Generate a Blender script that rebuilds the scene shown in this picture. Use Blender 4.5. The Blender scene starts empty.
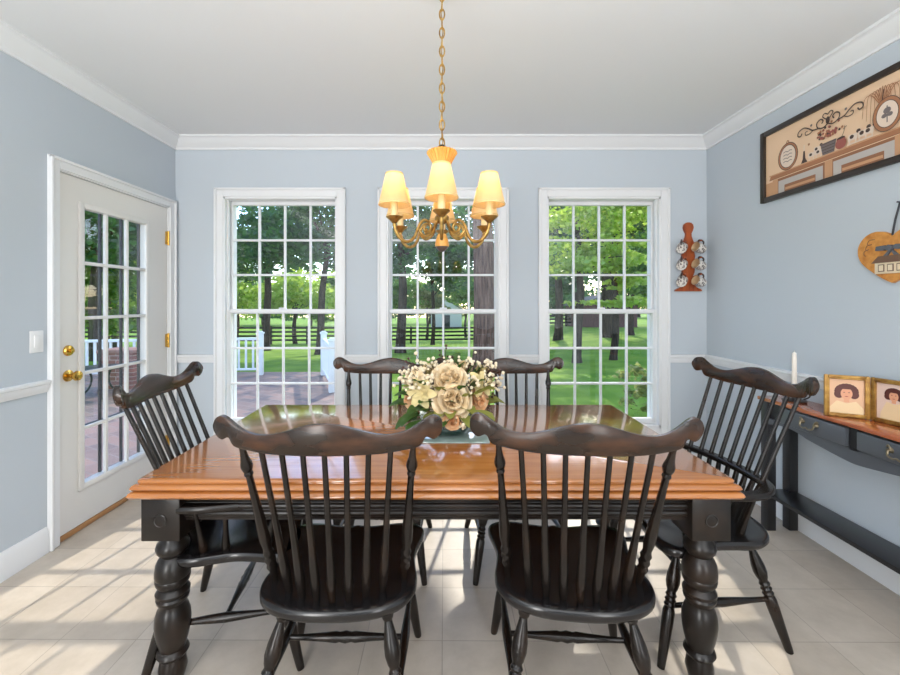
import bpy, bmesh, math, random
import numpy as np
from mathutils import Vector, Matrix
R = math.radians
PI = math.pi
S = bpy.context.scene
COL = S.collection

# ------------------------------------------------------------------ camera, world, sun, exposure
CH = 1.36
cam = bpy.data.cameras.new('camera')
cam.sensor_fit = 'HORIZONTAL'; cam.sensor_width = 36.0
cam.lens = 407.0 / 900.0 * 36.0
cam.shift_x = 8.0 / 900.0
cam.shift_y = -35.5 / 900.0
cam.clip_start = 0.05; cam.clip_end = 500
camo = bpy.data.objects.new('camera', cam); COL.objects.link(camo)
camo.location = (0, 0, CH); camo.rotation_euler = (R(90), 0, 0)
S.camera = camo

S.view_settings.view_transform = 'Standard'
S.view_settings.look = 'None'
S.view_settings.gamma = 1.0
S.view_settings.use_curve_mapping = False
S.view_settings.exposure = 0.17

w = bpy.data.worlds.new('sky'); S.world = w; w.use_nodes = True
wn = w.node_tree; wn.nodes.clear()
sky = wn.nodes.new('ShaderNodeTexSky'); sky.sky_type = 'NISHITA'
sky.sun_disc = False; sky.sun_elevation = R(36); sky.sun_rotation = R(20); sky.air_density = 1.0; sky.dust_density = 0.6; sky.ozone_density = 2.5
bg = wn.nodes.new('ShaderNodeBackground'); bg.inputs['Strength'].default_value = 0.55
wo = wn.nodes.new('ShaderNodeOutputWorld')
wn.links.new(sky.outputs[0], bg.inputs[0]); wn.links.new(bg.outputs[0], wo.inputs[0])

def lamp(name, kind, loc, energy, color=(1, 1, 1), rot=(0, 0, 0), size=None, sy=None):
    l = bpy.data.lights.new(name, kind); l.energy = energy; l.color = color
    if kind == 'AREA':
        l.shape = 'RECTANGLE'; l.size = size; l.size_y = sy or size
    elif kind == 'POINT' and size: l.shadow_soft_size = size
    o = bpy.data.objects.new(name, l); COL.objects.link(o); o.location = loc; o.rotation_euler = rot
    return o
SUN = Vector((-0.22, -1.0, -0.76)).normalized()
sun = lamp('sun', 'SUN', (4, 12, 9), 4.1, (1.0, 0.93, 0.8))
sun.data.angle = R(0.7)
sun.rotation_euler = SUN.to_track_quat('-Z', 'Y').to_euler()
# added fill panels, unseen behind the camera, to brighten the room
for sx, en in ((-1, 78), (1, 38)): lamp('fill_panel', 'AREA', (sx * 1.72, -2.7, 1.4), en, (1.0, 0.985, 0.965), (R(90), 0, R(8 * sx)), 0.75, 2.3)
lamp('fill_uplight', 'AREA', (0.0, -0.85, 1.78), 112, (0.94, 0.97, 1.0), (R(180), 0, 0), 3.6, 2.5)  # added up-facing fill lamp, lifts the ceiling and walls

# ------------------------------------------------------------------ helpers
def lin(c):
    return tuple(((v / 255) / 12.92 if v / 255 <= 0.04045 else ((v / 255 + 0.055) / 1.055) ** 2.4) for v in c) + (1.0,)

def mat(name, rgb, rough=0.5, spec=0.5, metal=0.0, coat=0.0, noise=None, bump=None, emit=None):
    """principled material; noise=(rgb2, scale, stretch, contrast) mixes a second colour in by a noise field"""
    m = bpy.data.materials.new(name); m.use_nodes = True
    nt = m.node_tree; b = nt.nodes['Principled BSDF']
    b.inputs['Base Color'].default_value = lin(rgb)
    b.inputs['Roughness'].default_value = rough
    b.inputs['Specular IOR Level'].default_value = spec
    b.inputs['Metallic'].default_value = metal
    b.inputs['Coat Weight'].default_value = coat
    b.inputs['Coat Roughness'].default_value = 0.08
    if noise or bump:
        tc = nt.nodes.new('ShaderNodeTexCoord'); mp = nt.nodes.new('ShaderNodeMapping')
        nt.links.new(tc.outputs['Object'], mp.inputs['Vector'])
    if noise:
        rgb2, sc, st, (lo, hi) = noise
        mp.inputs['Scale'].default_value = st
        n = nt.nodes.new('ShaderNodeTexNoise'); n.inputs['Scale'].default_value = sc; n.inputs['Detail'].default_value = 6
        nt.links.new(mp.outputs[0], n.inputs['Vector'])
        r = nt.nodes.new('ShaderNodeValToRGB')
        r.color_ramp.elements[0].position = lo; r.color_ramp.elements[1].position = hi
        r.color_ramp.elements[0].color = lin(rgb); r.color_ramp.elements[1].color = lin(rgb2)
        nt.links.new(n.outputs['Fac'], r.inputs[0]); nt.links.new(r.outputs[0], b.inputs['Base Color'])
    if bump:
        sc, strength = bump
        n2 = nt.nodes.new('ShaderNodeTexNoise'); n2.inputs['Scale'].default_value = sc
        nt.links.new(mp.outputs[0], n2.inputs['Vector'])
        bp = nt.nodes.new('ShaderNodeBump'); bp.inputs['Strength'].default_value = strength; bp.inputs['Distance'].default_value = 0.01
        nt.links.new(n2.outputs['Fac'], bp.inputs['Height']); nt.links.new(bp.outputs[0], b.inputs['Normal'])
    if emit:
        b.inputs['Emission Color'].default_value = lin(emit[0]); b.inputs['Emission Strength'].default_value = emit[1]
    return m

def leaf_mat(name, c1, c2, trans=0.5):
    m = bpy.data.materials.new(name); m.use_nodes = True
    nt = m.node_tree; nt.nodes.clear()
    g = nt.nodes.new('ShaderNodeNewGeometry'); r = nt.nodes.new('ShaderNodeValToRGB')
    r.color_ramp.elements[0].color = lin(c1); r.color_ramp.elements[1].color = lin(c2)
    nt.links.new(g.outputs['Random Per Island'], r.inputs[0])
    d = nt.nodes.new('ShaderNodeBsdfDiffuse'); t = nt.nodes.new('ShaderNodeBsdfTranslucent')
    gl = nt.nodes.new('ShaderNodeBsdfGlossy'); gl.inputs['Roughness'].default_value = 0.4
    mx = nt.nodes.new('ShaderNodeMixShader'); mx.inputs[0].default_value = trans
    m2 = nt.nodes.new('ShaderNodeMixShader'); m2.inputs[0].default_value = 0.06
    o = nt.nodes.new('ShaderNodeOutputMaterial')
    nt.links.new(r.outputs[0], d.inputs[0]); nt.links.new(r.outputs[0], t.inputs[0])
    nt.links.new(d.outputs[0], mx.inputs[1]); nt.links.new(t.outputs[0], mx.inputs[2])
    nt.links.new(mx.outputs[0], m2.inputs[1]); nt.links.new(gl.outputs[0], m2.inputs[2])
    nt.links.new(m2.outputs[0], o.inputs[0])
    return m

def glass_mat(name, tint=(1, 1, 1), base=0.035, edge=0.6):
    m = bpy.data.materials.new(name); m.use_nodes = True
    nt = m.node_tree; nt.nodes.clear()
    lw = nt.nodes.new('ShaderNodeLayerWeight'); lw.inputs['Blend'].default_value = 0.5
    p = nt.nodes.new('ShaderNodeMath'); p.operation = 'POWER'; p.inputs[1].default_value = 4.0
    ma = nt.nodes.new('ShaderNodeMath'); ma.operation = 'MULTIPLY_ADD'; ma.inputs[1].default_value = edge; ma.inputs[2].default_value = base
    t = nt.nodes.new('ShaderNodeBsdfTransparent'); t.inputs[0].default_value = tint + (1,)
    g = nt.nodes.new('ShaderNodeBsdfGlossy'); g.inputs['Roughness'].default_value = 0.0
    mx = nt.nodes.new('ShaderNodeMixShader'); o = nt.nodes.new('ShaderNodeOutputMaterial')
    nt.links.new(lw.outputs['Facing'], p.inputs[0]); nt.links.new(p.outputs[0], ma.inputs[0])
    nt.links.new(ma.outputs[0], mx.inputs[0]); nt.links.new(t.outputs[0], mx.inputs[1]); nt.links.new(g.outputs[0], mx.inputs[2])
    nt.links.new(mx.outputs[0], o.inputs[0])
    return m

def box(bm, x0, x1, y0, y1, z0, z1, bev=0.0, seg=2, mi=0):
    r = bmesh.ops.create_cube(bm, size=1.0, matrix=Matrix.Translation(((x0 + x1) / 2, (y0 + y1) / 2, (z0 + z1) / 2)) @ Matrix.Diagonal((abs(x1 - x0), abs(y1 - y0), abs(z1 - z0), 1)))
    vs = r['verts']
    fs = set(f for v in vs for f in v.link_faces)
    for f in fs: f.material_index = mi
    if bev > 0:
        es = list(set(e for v in vs for e in v.link_edges))
        bmesh.ops.bevel(bm, geom=es, offset=bev, segments=seg, affect='EDGES', profile=0.5)

def sweep(bm, pts, radii, n=12, cap=True, mi=0, squash=1.0, up=None):
    """round bar along a polyline; squash scales the second axis of the section"""
    pts = [Vector(p) for p in pts]
    if not hasattr(radii, '__len__'): radii = [radii] * len(pts)
    rings = []; a = None
    for i, p in enumerate(pts):
        t = (pts[min(i + 1, len(pts) - 1)] - pts[max(i - 1, 0)])
        if t.length < 1e-9: t = Vector((0, 0, 1))
        t.normalize()
        if a is None:
            ref = Vector(up) if up else (Vector((0, 0, 1)) if abs(t.z) < 0.9 else Vector((1, 0, 0)))
            a = (ref - t * ref.dot(t)).normalized()
        else:
            a = (a - t * a.dot(t)).normalized()
        b = t.cross(a)
        rings.append([bm.verts.new(p + (a * math.cos(k * 2 * PI / n) * squash + b * math.sin(k * 2 * PI / n)) * radii[i]) for k in range(n)])
    for i in range(len(rings) - 1):
        for k in range(n):
            f = bm.faces.new((rings[i][k], rings[i][(k + 1) % n], rings[i + 1][(k + 1) % n], rings[i + 1][k])); f.material_index = mi
    if cap:
        f = bm.faces.new(rings[0][::-1]); f.material_index = mi
        f = bm.faces.new(rings[-1]); f.material_index = mi

def turned(bm, A, B, prof, n=12, mi=0):
    A = Vector(A); B = Vector(B)
    sweep(bm, [A.lerp(B, t) for t, r in prof], [r for t, r in prof], n, mi=mi)

def lathe(bm, prof, c=(0, 0, 0), n=24, mi=0, cap0=True, cap1=True, flute=0.0, nf=24):
    cx, cy, cz = c
    rings = []
    for r, z in prof:
        rings.append([bm.verts.new((cx + r * (1 + flute * math.cos(nf * k * 2 * PI / n)) * math.cos(k * 2 * PI / n), cy + r * (1 + flute * math.cos(nf * k * 2 * PI / n)) * math.sin(k * 2 * PI / n), cz + z)) for k in range(n)])
    for i in range(len(rings) - 1):
        for k in range(n):
            f = bm.faces.new((rings[i][k], rings[i][(k + 1) % n], rings[i + 1][(k + 1) % n], rings[i + 1][k])); f.material_index = mi
    if cap0: bm.faces.new(rings[0][::-1]).material_index = mi
    if cap1: bm.faces.new(rings[-1]).material_index = mi

def prism(bm, poly, fn, d0, d1, mi=0):
    """poly of (a,b); fn(a,b,d)->xyz; extruded between depths d0 and d1"""
    lo = [bm.verts.new(fn(a, b, d0)) for a, b in poly]
    hi = [bm.verts.new(fn(a, b, d1)) for a, b in poly]
    n = len(poly)
    bm.faces.new(lo[::-1]).material_index = mi; bm.faces.new(hi).material_index = mi
    for i in range(n):
        bm.faces.new((lo[i], lo[(i + 1) % n], hi[(i + 1) % n], hi[i])).material_index = mi

def spline(pts, sub=6, closed=False):
    n = len(pts); out = []
    rng = range(n if closed else n - 1)
    P = lambda i: Vector(pts[i % n]) if closed else Vector(pts[max(0, min(n - 1, i))])
    for i in rng:
        p0, p1, p2, p3 = P(i - 1), P(i), P(i + 1), P(i + 2)
        for k in range(sub):
            t = k / sub
            out.append(0.5 * ((2 * p1) + (p2 - p0) * t + (2 * p0 - 5 * p1 + 4 * p2 - p3) * t * t + (3 * p1 - p0 - 3 * p2 + p3) * t ** 3))
    if not closed: out.append(Vector(pts[-1]))
    return out

def obj(name, bm, m, parent=None, ang=38, xf=None):
    bmesh.ops.recalc_face_normals(bm, faces=bm.faces)
    me = bpy.data.meshes.new(name); bm.to_mesh(me); bm.free()
    for mm in (m if isinstance(m, (list, tuple)) else [m]): me.materials.append(mm)
    me.polygons.foreach_set('use_smooth', [True] * len(me.polygons))
    me.set_sharp_from_angle(angle=R(ang))
    o = bpy.data.objects.new(name, me); COL.objects.link(o)
    if parent: o.parent = parent
    if xf is not None: o.matrix_local = xf
    return o

def tag(o, label=None, cat=None, group=None, kind=None):
    if label: o['label'] = label
    if cat: o['category'] = cat
    if group: o['group'] = group
    if kind: o['kind'] = kind
    return o

def thing(name, label=None, cat=None, loc=(0, 0, 0), rz=0, group=None, kind=None):
    o = bpy.data.objects.new(name, None); COL.objects.link(o)
    o.empty_display_size = 0.1
    o.location = loc; o.rotation_euler = (0, 0, rz)
    return tag(o, label, cat, group, kind)

KIDS = {}
def copy_tree(o, parent=None):
    c = o.copy(); COL.objects.link(c)
    if parent: c.parent = parent
    for ch in list(o.children): copy_tree(ch, c)
    return c

B = bmesh.new

# ------------------------------------------------------------------ materials
M_WALL = mat('wall_paint', (194, 202, 209), 0.75, 0.25, bump=(180, 0.03))
M_CEIL = mat('ceiling_paint', (229, 230, 231), 0.85, 0.2)
M_TRIM = mat('white_trim_paint', (230, 231, 232), 0.35, 0.4)
M_DOOR = mat('door_paint', (226, 223, 218), 0.35, 0.4)
M_DARKPAINT = mat('dark_exterior_paint', (45, 40, 38), 0.5)
M_GLASS = glass_mat('window_glass')
M_BRASS = mat('polished_brass', (214, 170, 84), 0.18, metal=1.0)
M_GOLD = mat('antique_gold', (196, 160, 92), 0.28, metal=0.9, noise=((132, 98, 52), 40, (1, 1, 1), (0.4, 0.7)))
M_BLACK = mat('black_rubbed_paint', (22, 17, 14), 0.27, 0.4, noise=((54, 37, 25), 9, (1, 1, 1), (0.5, 0.9)))
M_SEAT = mat('black_seat_paint', (22, 20, 21), 0.2, 0.55, noise=((34, 28, 27), 6, (1, 1, 1), (0.5, 0.9)))
M_CREST = mat('warm_lit_rubbed_crest_paint', (38, 27, 20), 0.24, 0.45, noise=((84, 52, 32), 7, (1, 1, 3), (0.42, 0.8)))  # rubbed paint, browned further to put warm lamp light into the colour
M_TABLEBLACK = mat('table_black_paint', (25, 20, 17), 0.28, 0.4, noise=((54, 40, 31), 8, (1, 1, 1), (0.5, 0.85)))
M_TOP = mat('honey_wood', (180, 116, 58), 0.16, 0.6, coat=0.9, noise=((154, 90, 42), 4, (0.9, 16, 16), (0.3, 0.75)))
M_CONSTOP = mat('red_brown_wood', (190, 106, 64), 0.2, 0.5, coat=0.5, noise=((156, 80, 46), 5, (14, 1.5, 14), (0.35, 0.7)))
M_CONS = mat('sheen_toned_black_paint', (84, 88, 94), 0.3, 0.5)  # black paint greyed so the drawer sheen sits in the colour
M_CONSD = mat('charcoal_black_paint', (30, 30, 32), 0.3, 0.5)
M_IRON = mat('black_iron', (24, 24, 25), 0.4, 0.5)
M_PEWTER = mat('aged_brass', (140, 128, 106), 0.3, metal=0.9)
M_WHITE = mat('white_plastic', (238, 238, 238), 0.4)
M_RACK = mat('cherry_wood', (172, 86, 40), 0.3, 0.5, noise=((130, 54, 24), 6, (6, 6, 1), (0.4, 0.7)))

def tile_material():
    m = bpy.data.materials.new('stone_tile'); m.use_nodes = True
    nt = m.node_tree; b = nt.nodes['Principled BSDF']
    tc = nt.nodes.new('ShaderNodeTexCoord'); mp = nt.nodes.new('ShaderNodeMapping')
    mp.inputs['Location'].default_value = (0.006, -1.634 + 0.302 * 20, 0); mp.inputs['Rotation'].default_value = (0, 0, R(0.25))
    nt.links.new(tc.outputs['Object'], mp.inputs[0])
    br = nt.nodes.new('ShaderNodeTexBrick'); br.offset = 0; br.squash = 1
    br.inputs['Scale'].default_value = 1; br.inputs['Brick Width'].default_value = 0.308; br.inputs['Row Height'].default_value = 0.302
    br.inputs['Mortar Size'].default_value = 0.0022; br.inputs['Mortar Smooth'].default_value = 0.3
    br.inputs['Color1'].default_value = lin((200, 189, 176)); br.inputs['Color2'].default_value = lin((190, 178, 164)); br.inputs['Mortar'].default_value = lin((168, 158, 146))
    nt.links.new(mp.outputs[0], br.inputs['Vector'])
    n = nt.nodes.new('ShaderNodeTexNoise'); n.inputs['Scale'].default_value = 7; n.inputs['Detail'].default_value = 8; n.inputs['Roughness'].default_value = 0.65
    nt.links.new(tc.outputs['Object'], n.inputs['Vector'])
    r = nt.nodes.new('ShaderNodeValToRGB'); r.color_ramp.elements[0].position = 0.3; r.color_ramp.elements[1].position = 0.7
    r.color_ramp.elements[0].color = (0.8, 0.79, 0.77, 1); r.color_ramp.elements[1].color = (1, 1, 1, 1)
    nt.links.new(n.outputs['Fac'], r.inputs[0])
    mx = nt.nodes.new('ShaderNodeMix'); mx.data_type = 'RGBA'; mx.blend_type = 'MULTIPLY'; mx.inputs[0].default_value = 1.0
    nt.links.new(br.outputs['Color'], mx.inputs[6]); nt.links.new(r.outputs[0], mx.inputs[7])
    nt.links.new(mx.outputs[2], b.inputs['Base Color'])
    b.inputs['Roughness'].default_value = 0.42; b.inputs['Specular IOR Level'].default_value = 0.4
    bp = nt.nodes.new('ShaderNodeBump'); bp.inputs['Strength'].default_value = 0.3; bp.inputs['Distance'].default_value = 0.002; bp.invert = True
    nt.links.new(br.outputs['Fac'], bp.inputs['Height']); nt.links.new(bp.outputs[0], b.inputs['Normal'])
    return m
M_TILE = tile_material()

def brick_material(name, c1, c2, mort, bw, bh, rough=0.6, vert=False):
    m = bpy.data.materials.new(name); m.use_nodes = True
    nt = m.node_tree; b = nt.nodes['Principled BSDF']
    tc = nt.nodes.new('ShaderNodeTexCoord'); mp = nt.nodes.new('ShaderNodeMapping')
    if vert: mp.inputs['Rotation'].default_value = (R(90), 0, 0)
    else: mp.inputs['Rotation'].default_value = (0, 0, R(28))
    nt.links.new(tc.outputs['Object'], mp.inputs[0])
    br = nt.nodes.new('ShaderNodeTexBrick'); br.inputs['Scale'].default_value = 1
    br.inputs['Brick Width'].default_value = bw; br.inputs['Row Height'].default_value = bh; br.inputs['Mortar Size'].default_value = 0.006
    br.inputs['Color1'].default_value = lin(c1); br.inputs['Color2'].default_value = lin(c2); br.inputs['Mortar'].default_value = lin(mort)
    nt.links.new(mp.outputs[0], br.inputs['Vector']); nt.links.new(br.outputs['Color'], b.inputs['Base Color'])
    b.inputs['Roughness'].default_value = rough
    return m
M_PATIO = brick_material('patio_brick', (156, 122, 110), (106, 90, 90), (138, 126, 120), 0.3, 0.15)
M_BRICK = brick_material('red_brick', (150, 90, 74), (120, 68, 58), (170, 150, 140), 0.2, 0.07, vert=True)
M_LAWN = mat('lawn_grass', (98, 136, 42), 0.9, 0.1, noise=((138, 166, 62), 1.2, (1, 1, 1), (0.35, 0.7)), bump=(60, 0.6))

# ------------------------------------------------------------------ room shell
XL, XR, YB, ZC, Y0 = -2.15, 2.135, 3.282, 2.677, -3.0
T = 0.16
def structure(name, bm, m, ang=38):
    o = obj(name, bm, m, None, ang); o['kind'] = 'structure'; return o
bm = B(); box(bm, XL - T, XR + T, Y0, YB + T, -0.12, 0); structure('floor', bm, M_TILE)
bm = B(); box(bm, XL - T, XR + T, Y0, YB + T, ZC, ZC + 0.15); structure('ceiling', bm, M_CEIL)
WC = (-1.302, 0.01, 1.302); WHW = 0.455; WZ0, WZ1 = 0.35, 2.205
bm = B()
xs = [XL - T] + [v for c in WC for v in (c - WHW, c + WHW)] + [XR + T]
for i in range(0, 8, 2): box(bm, xs[i], xs[i + 1], YB, YB + T, 0, ZC)
for c in WC:
    box(bm, c - WHW, c + WHW, YB, YB + T, 0, WZ0); box(bm, c - WHW, c + WHW, YB, YB + T, WZ1, ZC)
bmesh.ops.remove_doubles(bm, verts=bm.verts, dist=1e-5)
structure('wall_back', bm, M_WALL)
DY0, DY1, DZ = 2.275, 3.2, 2.105
bm = B()
box(bm, XL - T, XL, Y0, DY0, 0, ZC); box(bm, XL - T, XL, DY1, YB + T, 0, ZC); box(bm, XL - T, XL, DY0, DY1, DZ, ZC)
structure('wall_left', bm, M_WALL)
bm = B(); box(bm, XR, XR + T, Y0, YB + T, 0, ZC); structure('wall_right', bm, M_WALL)
bm = B(); box(bm, XL - T, XR + T, Y0 - T, Y0, 0, ZC); structure('wall_rear', bm, M_WALL)

# crown moulding: profile (out from wall, z)
crown = [(0, 2.585), (0.012, 2.585), (0.014, 2.6), (0.03, 2.612), (0.055, 2.63), (0.072, 2.652), (0.08, 2.66), (0.092, 2.662), (0.092, ZC), (0, ZC)]
bm = B(); prism(bm, crown, lambda a, b, d: (d, YB - a, b), XL, XR); structure('trim_1', bm, M_TRIM)
bm = B(); prism(bm, crown, lambda a, b, d: (XL + a, d, b), Y0, YB); structure('trim_2', bm, M_TRIM)
bm = B(); prism(bm, crown, lambda a, b, d: (XR - a, d, b), Y0, YB); structure('trim_3', bm, M_TRIM)
# chair rail
rail = [(0, 0.872), (0.01, 0.872), (0.014, 0.885), (0.022, 0.9), (0.022, 0.915), (0.03, 0.922), (0.03, 0.934), (0.012, 0.938), (0, 0.938)]
CW = 0.072
n = 4
segs = [(XL, WC[0] - WHW - CW), (WC[0] + WHW + CW, WC[1] - WHW - CW), (WC[1] + WHW + CW, WC[2] - WHW - CW), (WC[2] + WHW + CW, XR)]
for a0, a1 in segs:
    bm = B(); prism(bm, rail, lambda a, b, d: (d, YB - a, b), a0, a1); structure('trim_%d' % n, bm, M_TRIM); n += 1
bm = B(); prism(bm, rail, lambda a, b, d: (XL + a, d, b), Y0, DY0 - 0.066); structure('trim_%d' % n, bm, M_TRIM); n += 1
bm = B(); prism(bm, rail, lambda a, b, d: (XR - a, d, b), Y0, YB); structure('trim_%d' % n, bm, M_TRIM); n += 1
base = [(0, 0), (0.016, 0), (0.016, 0.112), (0.01, 0.128), (0.006, 0.14), (0, 0.14)]
bm = B(); prism(bm, base, lambda a, b, d: (d, YB - a, b), XL, XR); structure('baseboard_back', bm, M_TRIM)
bm = B(); prism(bm, base, lambda a, b, d: (XL + a, d, b), Y0, DY0 - 0.066); structure('baseboard_left', bm, M_TRIM)
bm = B(); prism(bm, base, lambda a, b, d: (XR - a, d, b), Y0, YB); structure('baseboard_right', bm, M_TRIM)

# windows: double hung, twelve over twelve
for i, c in enumerate(WC):
    root = thing('window_%d' % (i + 1), kind='structure')
    bm = B()
    x0, x1 = c - WHW, c + WHW
    for a, b_, zz0, zz1 in ((x0 - CW, x0, WZ0 - CW, WZ1 + CW), (x1, x1 + CW, WZ0 - CW, WZ1 + CW), (x0, x1, WZ1, WZ1 + CW), (x0, x1, WZ0 - CW, WZ0)):
        box(bm, a, b_, YB - 0.018, YB, zz0, zz1, 0.003, 1)
    for a, b_, zz0, zz1 in ((x0 - CW, x0 - CW + 0.02, WZ0 - CW, WZ1 + CW), (x1 + CW - 0.02, x1 + CW, WZ0 - CW, WZ1 + CW), (x0 - CW, x1 + CW, WZ1 + CW - 0.02, WZ1 + CW), (x0 - CW, x1 + CW, WZ0 - CW, WZ0 - CW + 0.02)):
        box(bm, a, b_, YB - 0.03, YB - 0.012, zz0, zz1, 0.006, 2)
    obj('casing', bm, M_TRIM, root)
    bm = B()
    box(bm, x0 - 0.004, x0 + 0.012, YB - 0.012, YB + T + 0.02, WZ0, WZ1); box(bm, x1 - 0.012, x1 + 0.004, YB - 0.012, YB + T + 0.02, WZ0, WZ1)
    box(bm, x0, x1, YB - 0.012, YB + T + 0.02, WZ1 - 0.014, WZ1 + 0.004); box(bm, x0, x1, YB - 0.012, YB + T + 0.05, WZ0 - 0.004, WZ0 + 0.02)
    for xx in (x0 + 0.012, x1 - 0.022):
        box(bm, xx, xx + 0.01, YB + 0.025, YB + 0.04, WZ0, WZ1); box(bm, xx, xx + 0.01, YB + 0.118, YB + 0.14, WZ0, WZ1)
    obj('jamb', bm, M_TRIM, root)
    for nm, z0, z1, y in (('upper_sash', 1.262, 2.191, YB + 0.098), ('lower_sash', 0.37, 1.302, YB + 0.06)):
        bm = B(); st = 0.019
        xa, xb = x0 + 0.013, x1 - 0.013
        box(bm, xa, xa + st, y - 0.018, y + 0.018, z0, z1, 0.003, 1); box(bm, xb - st, xb, y - 0.018, y + 0.018, z0, z1, 0.003, 1)
        box(bm, xa, xb, y - 0.0179, y + 0.0179, z0, z0 + (0.04 if nm == 'lower_sash' else 0.036), 0.003, 1)
        box(bm, xa, xb, y - 0.0179, y + 0.0179, z1 - 0.032, z1, 0.003, 1)
        s = obj(nm, bm, M_TRIM, root)
        bm = B(); zb, zt = z0 + 0.034, z1 - 0.032; xa += st; xb -= st
        for k in (1, 2, 3):
            xx = xa + (xb - xa) * k / 4; box(bm, xx - 0.0085, xx + 0.0085, y - 0.012, y + 0.012, zb, zt, 0.003, 1)
        for k in (1, 2):
            zz = zb + (zt - zb) * k / 3; box(bm, xa, xb, y - 0.0115, y + 0.0115, zz - 0.0085, zz + 0.0085, 0.003, 1)
        obj('muntin_grid', bm, M_TRIM, s)
        bm = B(); box(bm, xa, xb, y - 0.002, y + 0.002, zb, zt); obj('pane', bm, M_GLASS, s)
    bm = B(); box(bm, c - 0.03, c + 0.03, YB + 0.035, YB + 0.062, 1.302, 1.314, 0.004); obj('sash_lock', bm, M_TRIM, root)

# door in the left wall
root = thing('door_1', kind='structure')
bm = B()
cw = 0.062
for a, b_, z0, z1 in ((DY0 - cw, DY0, 0, DZ + cw), (DY1, DY1 + cw, 0, DZ + cw), (DY0, DY1, DZ, DZ + cw)):
    box(bm, XL, XL + 0.018, a, b_, z0, z1, 0.003, 1)
for a, b_, z0, z1 in ((DY0 - cw, DY0 - cw + 0.018, 0, DZ + cw), (DY1 + cw - 0.018, DY1 + cw, 0, DZ + cw), (DY0 - cw, DY1 + cw, DZ + cw - 0.018, DZ + cw)):
    box(bm, XL + 0.01, XL + 0.03, a, b_, z0, z1, 0.006, 2)
obj('casing', bm, M_TRIM, root)
bm = B()
box(bm, XL - T - 0.01, XL + 0.006, DY0 - 0.004, DY0 + 0.008, 0, DZ); box(bm, XL - T - 0.01, XL + 0.006, DY1 - 0.008, DY1 + 0.004, 0, DZ); box(bm, XL - T - 0.01, XL + 0.006, DY0, DY1, DZ - 0.008, DZ + 0.004)
obj('jamb', bm, M_TRIM, root)
bm = B(); box(bm, XL - T - 0.06, XL - 0.002, DY0 + 0.008, DY1 - 0.008, 0.0, 0.03, 0.005); obj('threshold', bm, mat('oak_threshold', (176, 128, 82), 0.5), root)
a0, a1, zb, zt = DY0 + 0.011, DY1 - 0.011, 0.035, DZ - 0.011
gy0, gy1, gz0, gz1 = 2.44, 2.955, 0.27, 1.925
xd0, xd1 = XL - 0.05, XL - 0.006
bm = B()
box(bm, xd0, xd1, a0, gy0, zb, zt); box(bm, xd0, xd1, gy1, a1, zb, zt)
box(bm, xd0, xd1, gy0, gy1, zb, gz0); box(bm, xd0, xd1, gy0, gy1, gz1, zt)
bmesh.ops.remove_doubles(bm, verts=bm.verts, dist=1e-5)
slab = obj('door_slab', bm, M_DOOR, root)
bm = B()
for q in (0, 1):   # raised lite frame inside
    x0, x1 = (xd1 - 0.004, xd1 + 0.014)
    e = 0.032
    if q == 0:
        box(bm, x0, x1, gy0 - e, gy0 + 0.004, gz0 - e, gz1 + e, 0.006); box(bm, x0, x1, gy1 - 0.004, gy1 + e, gz0 - e, gz1 + e, 0.006)
    else:
        box(bm, x0, x1 - .0008, gy0 - .006, gy1 + .006, gz0 - e, gz0 + 0.004, 0.006); box(bm, x0, x1 - .0008, gy0 - .006, gy1 + .006, gz1 - 0.004, gz1 + e, 0.006)
obj('lite_frame', bm, M_DOOR, slab)
bm = B(); bo = B()
for k in (1, 2):
    yy = gy0 + (gy1 - gy0) * k / 3
    box(bm, xd1 - 0.014, xd1 + 0.008, yy - 0.01, yy + 0.01, gz0, gz1, 0.004); box(bo, xd0 - 0.004, xd0 + 0.012, yy - 0.007, yy + 0.007, gz0, gz1, 0.003)
for k in (1, 2, 3, 4):
    zz = gz0 + (gz1 - gz0) * k / 5
    box(bm, xd1 - 0.0135, xd1 + 0.0075, gy0, gy1, zz - 0.01, zz + 0.01, 0.004); box(bo, xd0 - 0.0115, xd0 + 0.0115, gy0, gy1, zz - 0.006, zz + 0.006, 0.003)
box(bo, xd0 - 0.012, xd0 + 0.006, gy1 - 0.006, gy1 + 0.02, gz0, gz1)
obj('muntin_grid', bm, M_DOOR, slab); obj('outer_muntin_grid', bo, M_DARKPAINT, slab)
bm = B(); box(bm, xd0 + 0.018, xd0 + 0.022, gy0, gy1, gz0, gz1); obj('pane', bm, M_GLASS, slab)
def knob(zc, prof, nm):
    bm = B(); lathe(bm, prof, n=20)
    return obj(nm, bm, M_BRASS, slab, xf=Matrix.Translation((xd1, 2.345, zc)) @ Matrix.Rotation(R(90), 4, 'Y'))
knob(0.935, [(0.033, 0), (0.033, 0.006), (0.024, 0.01), (0.011, 0.014), (0.011, 0.034), (0.022, 0.04), (0.029, 0.052), (0.027, 0.064), (0.016, 0.07)], 'door_knob')
knob(1.08, [(0.031, 0), (0.031, 0.008), (0.026, 0.014), (0.012, 0.016), (0.012, 0.03)], 'deadbolt')
for zc in (1.86, 1.06, 0.27):
    bm = B(); box(bm, XL - 0.006, XL + 0.004, a1 - 0.02, a1 + 0.02, zc - 0.05, zc + 0.05, 0.001, 1); sweep(bm, [(XL + 0.004, a1 + 0.004, zc - 0.055), (XL + 0.004, a1 + 0.004, zc + 0.055)], 0.008)
    obj('hinge', bm, M_BRASS, root)

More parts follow.
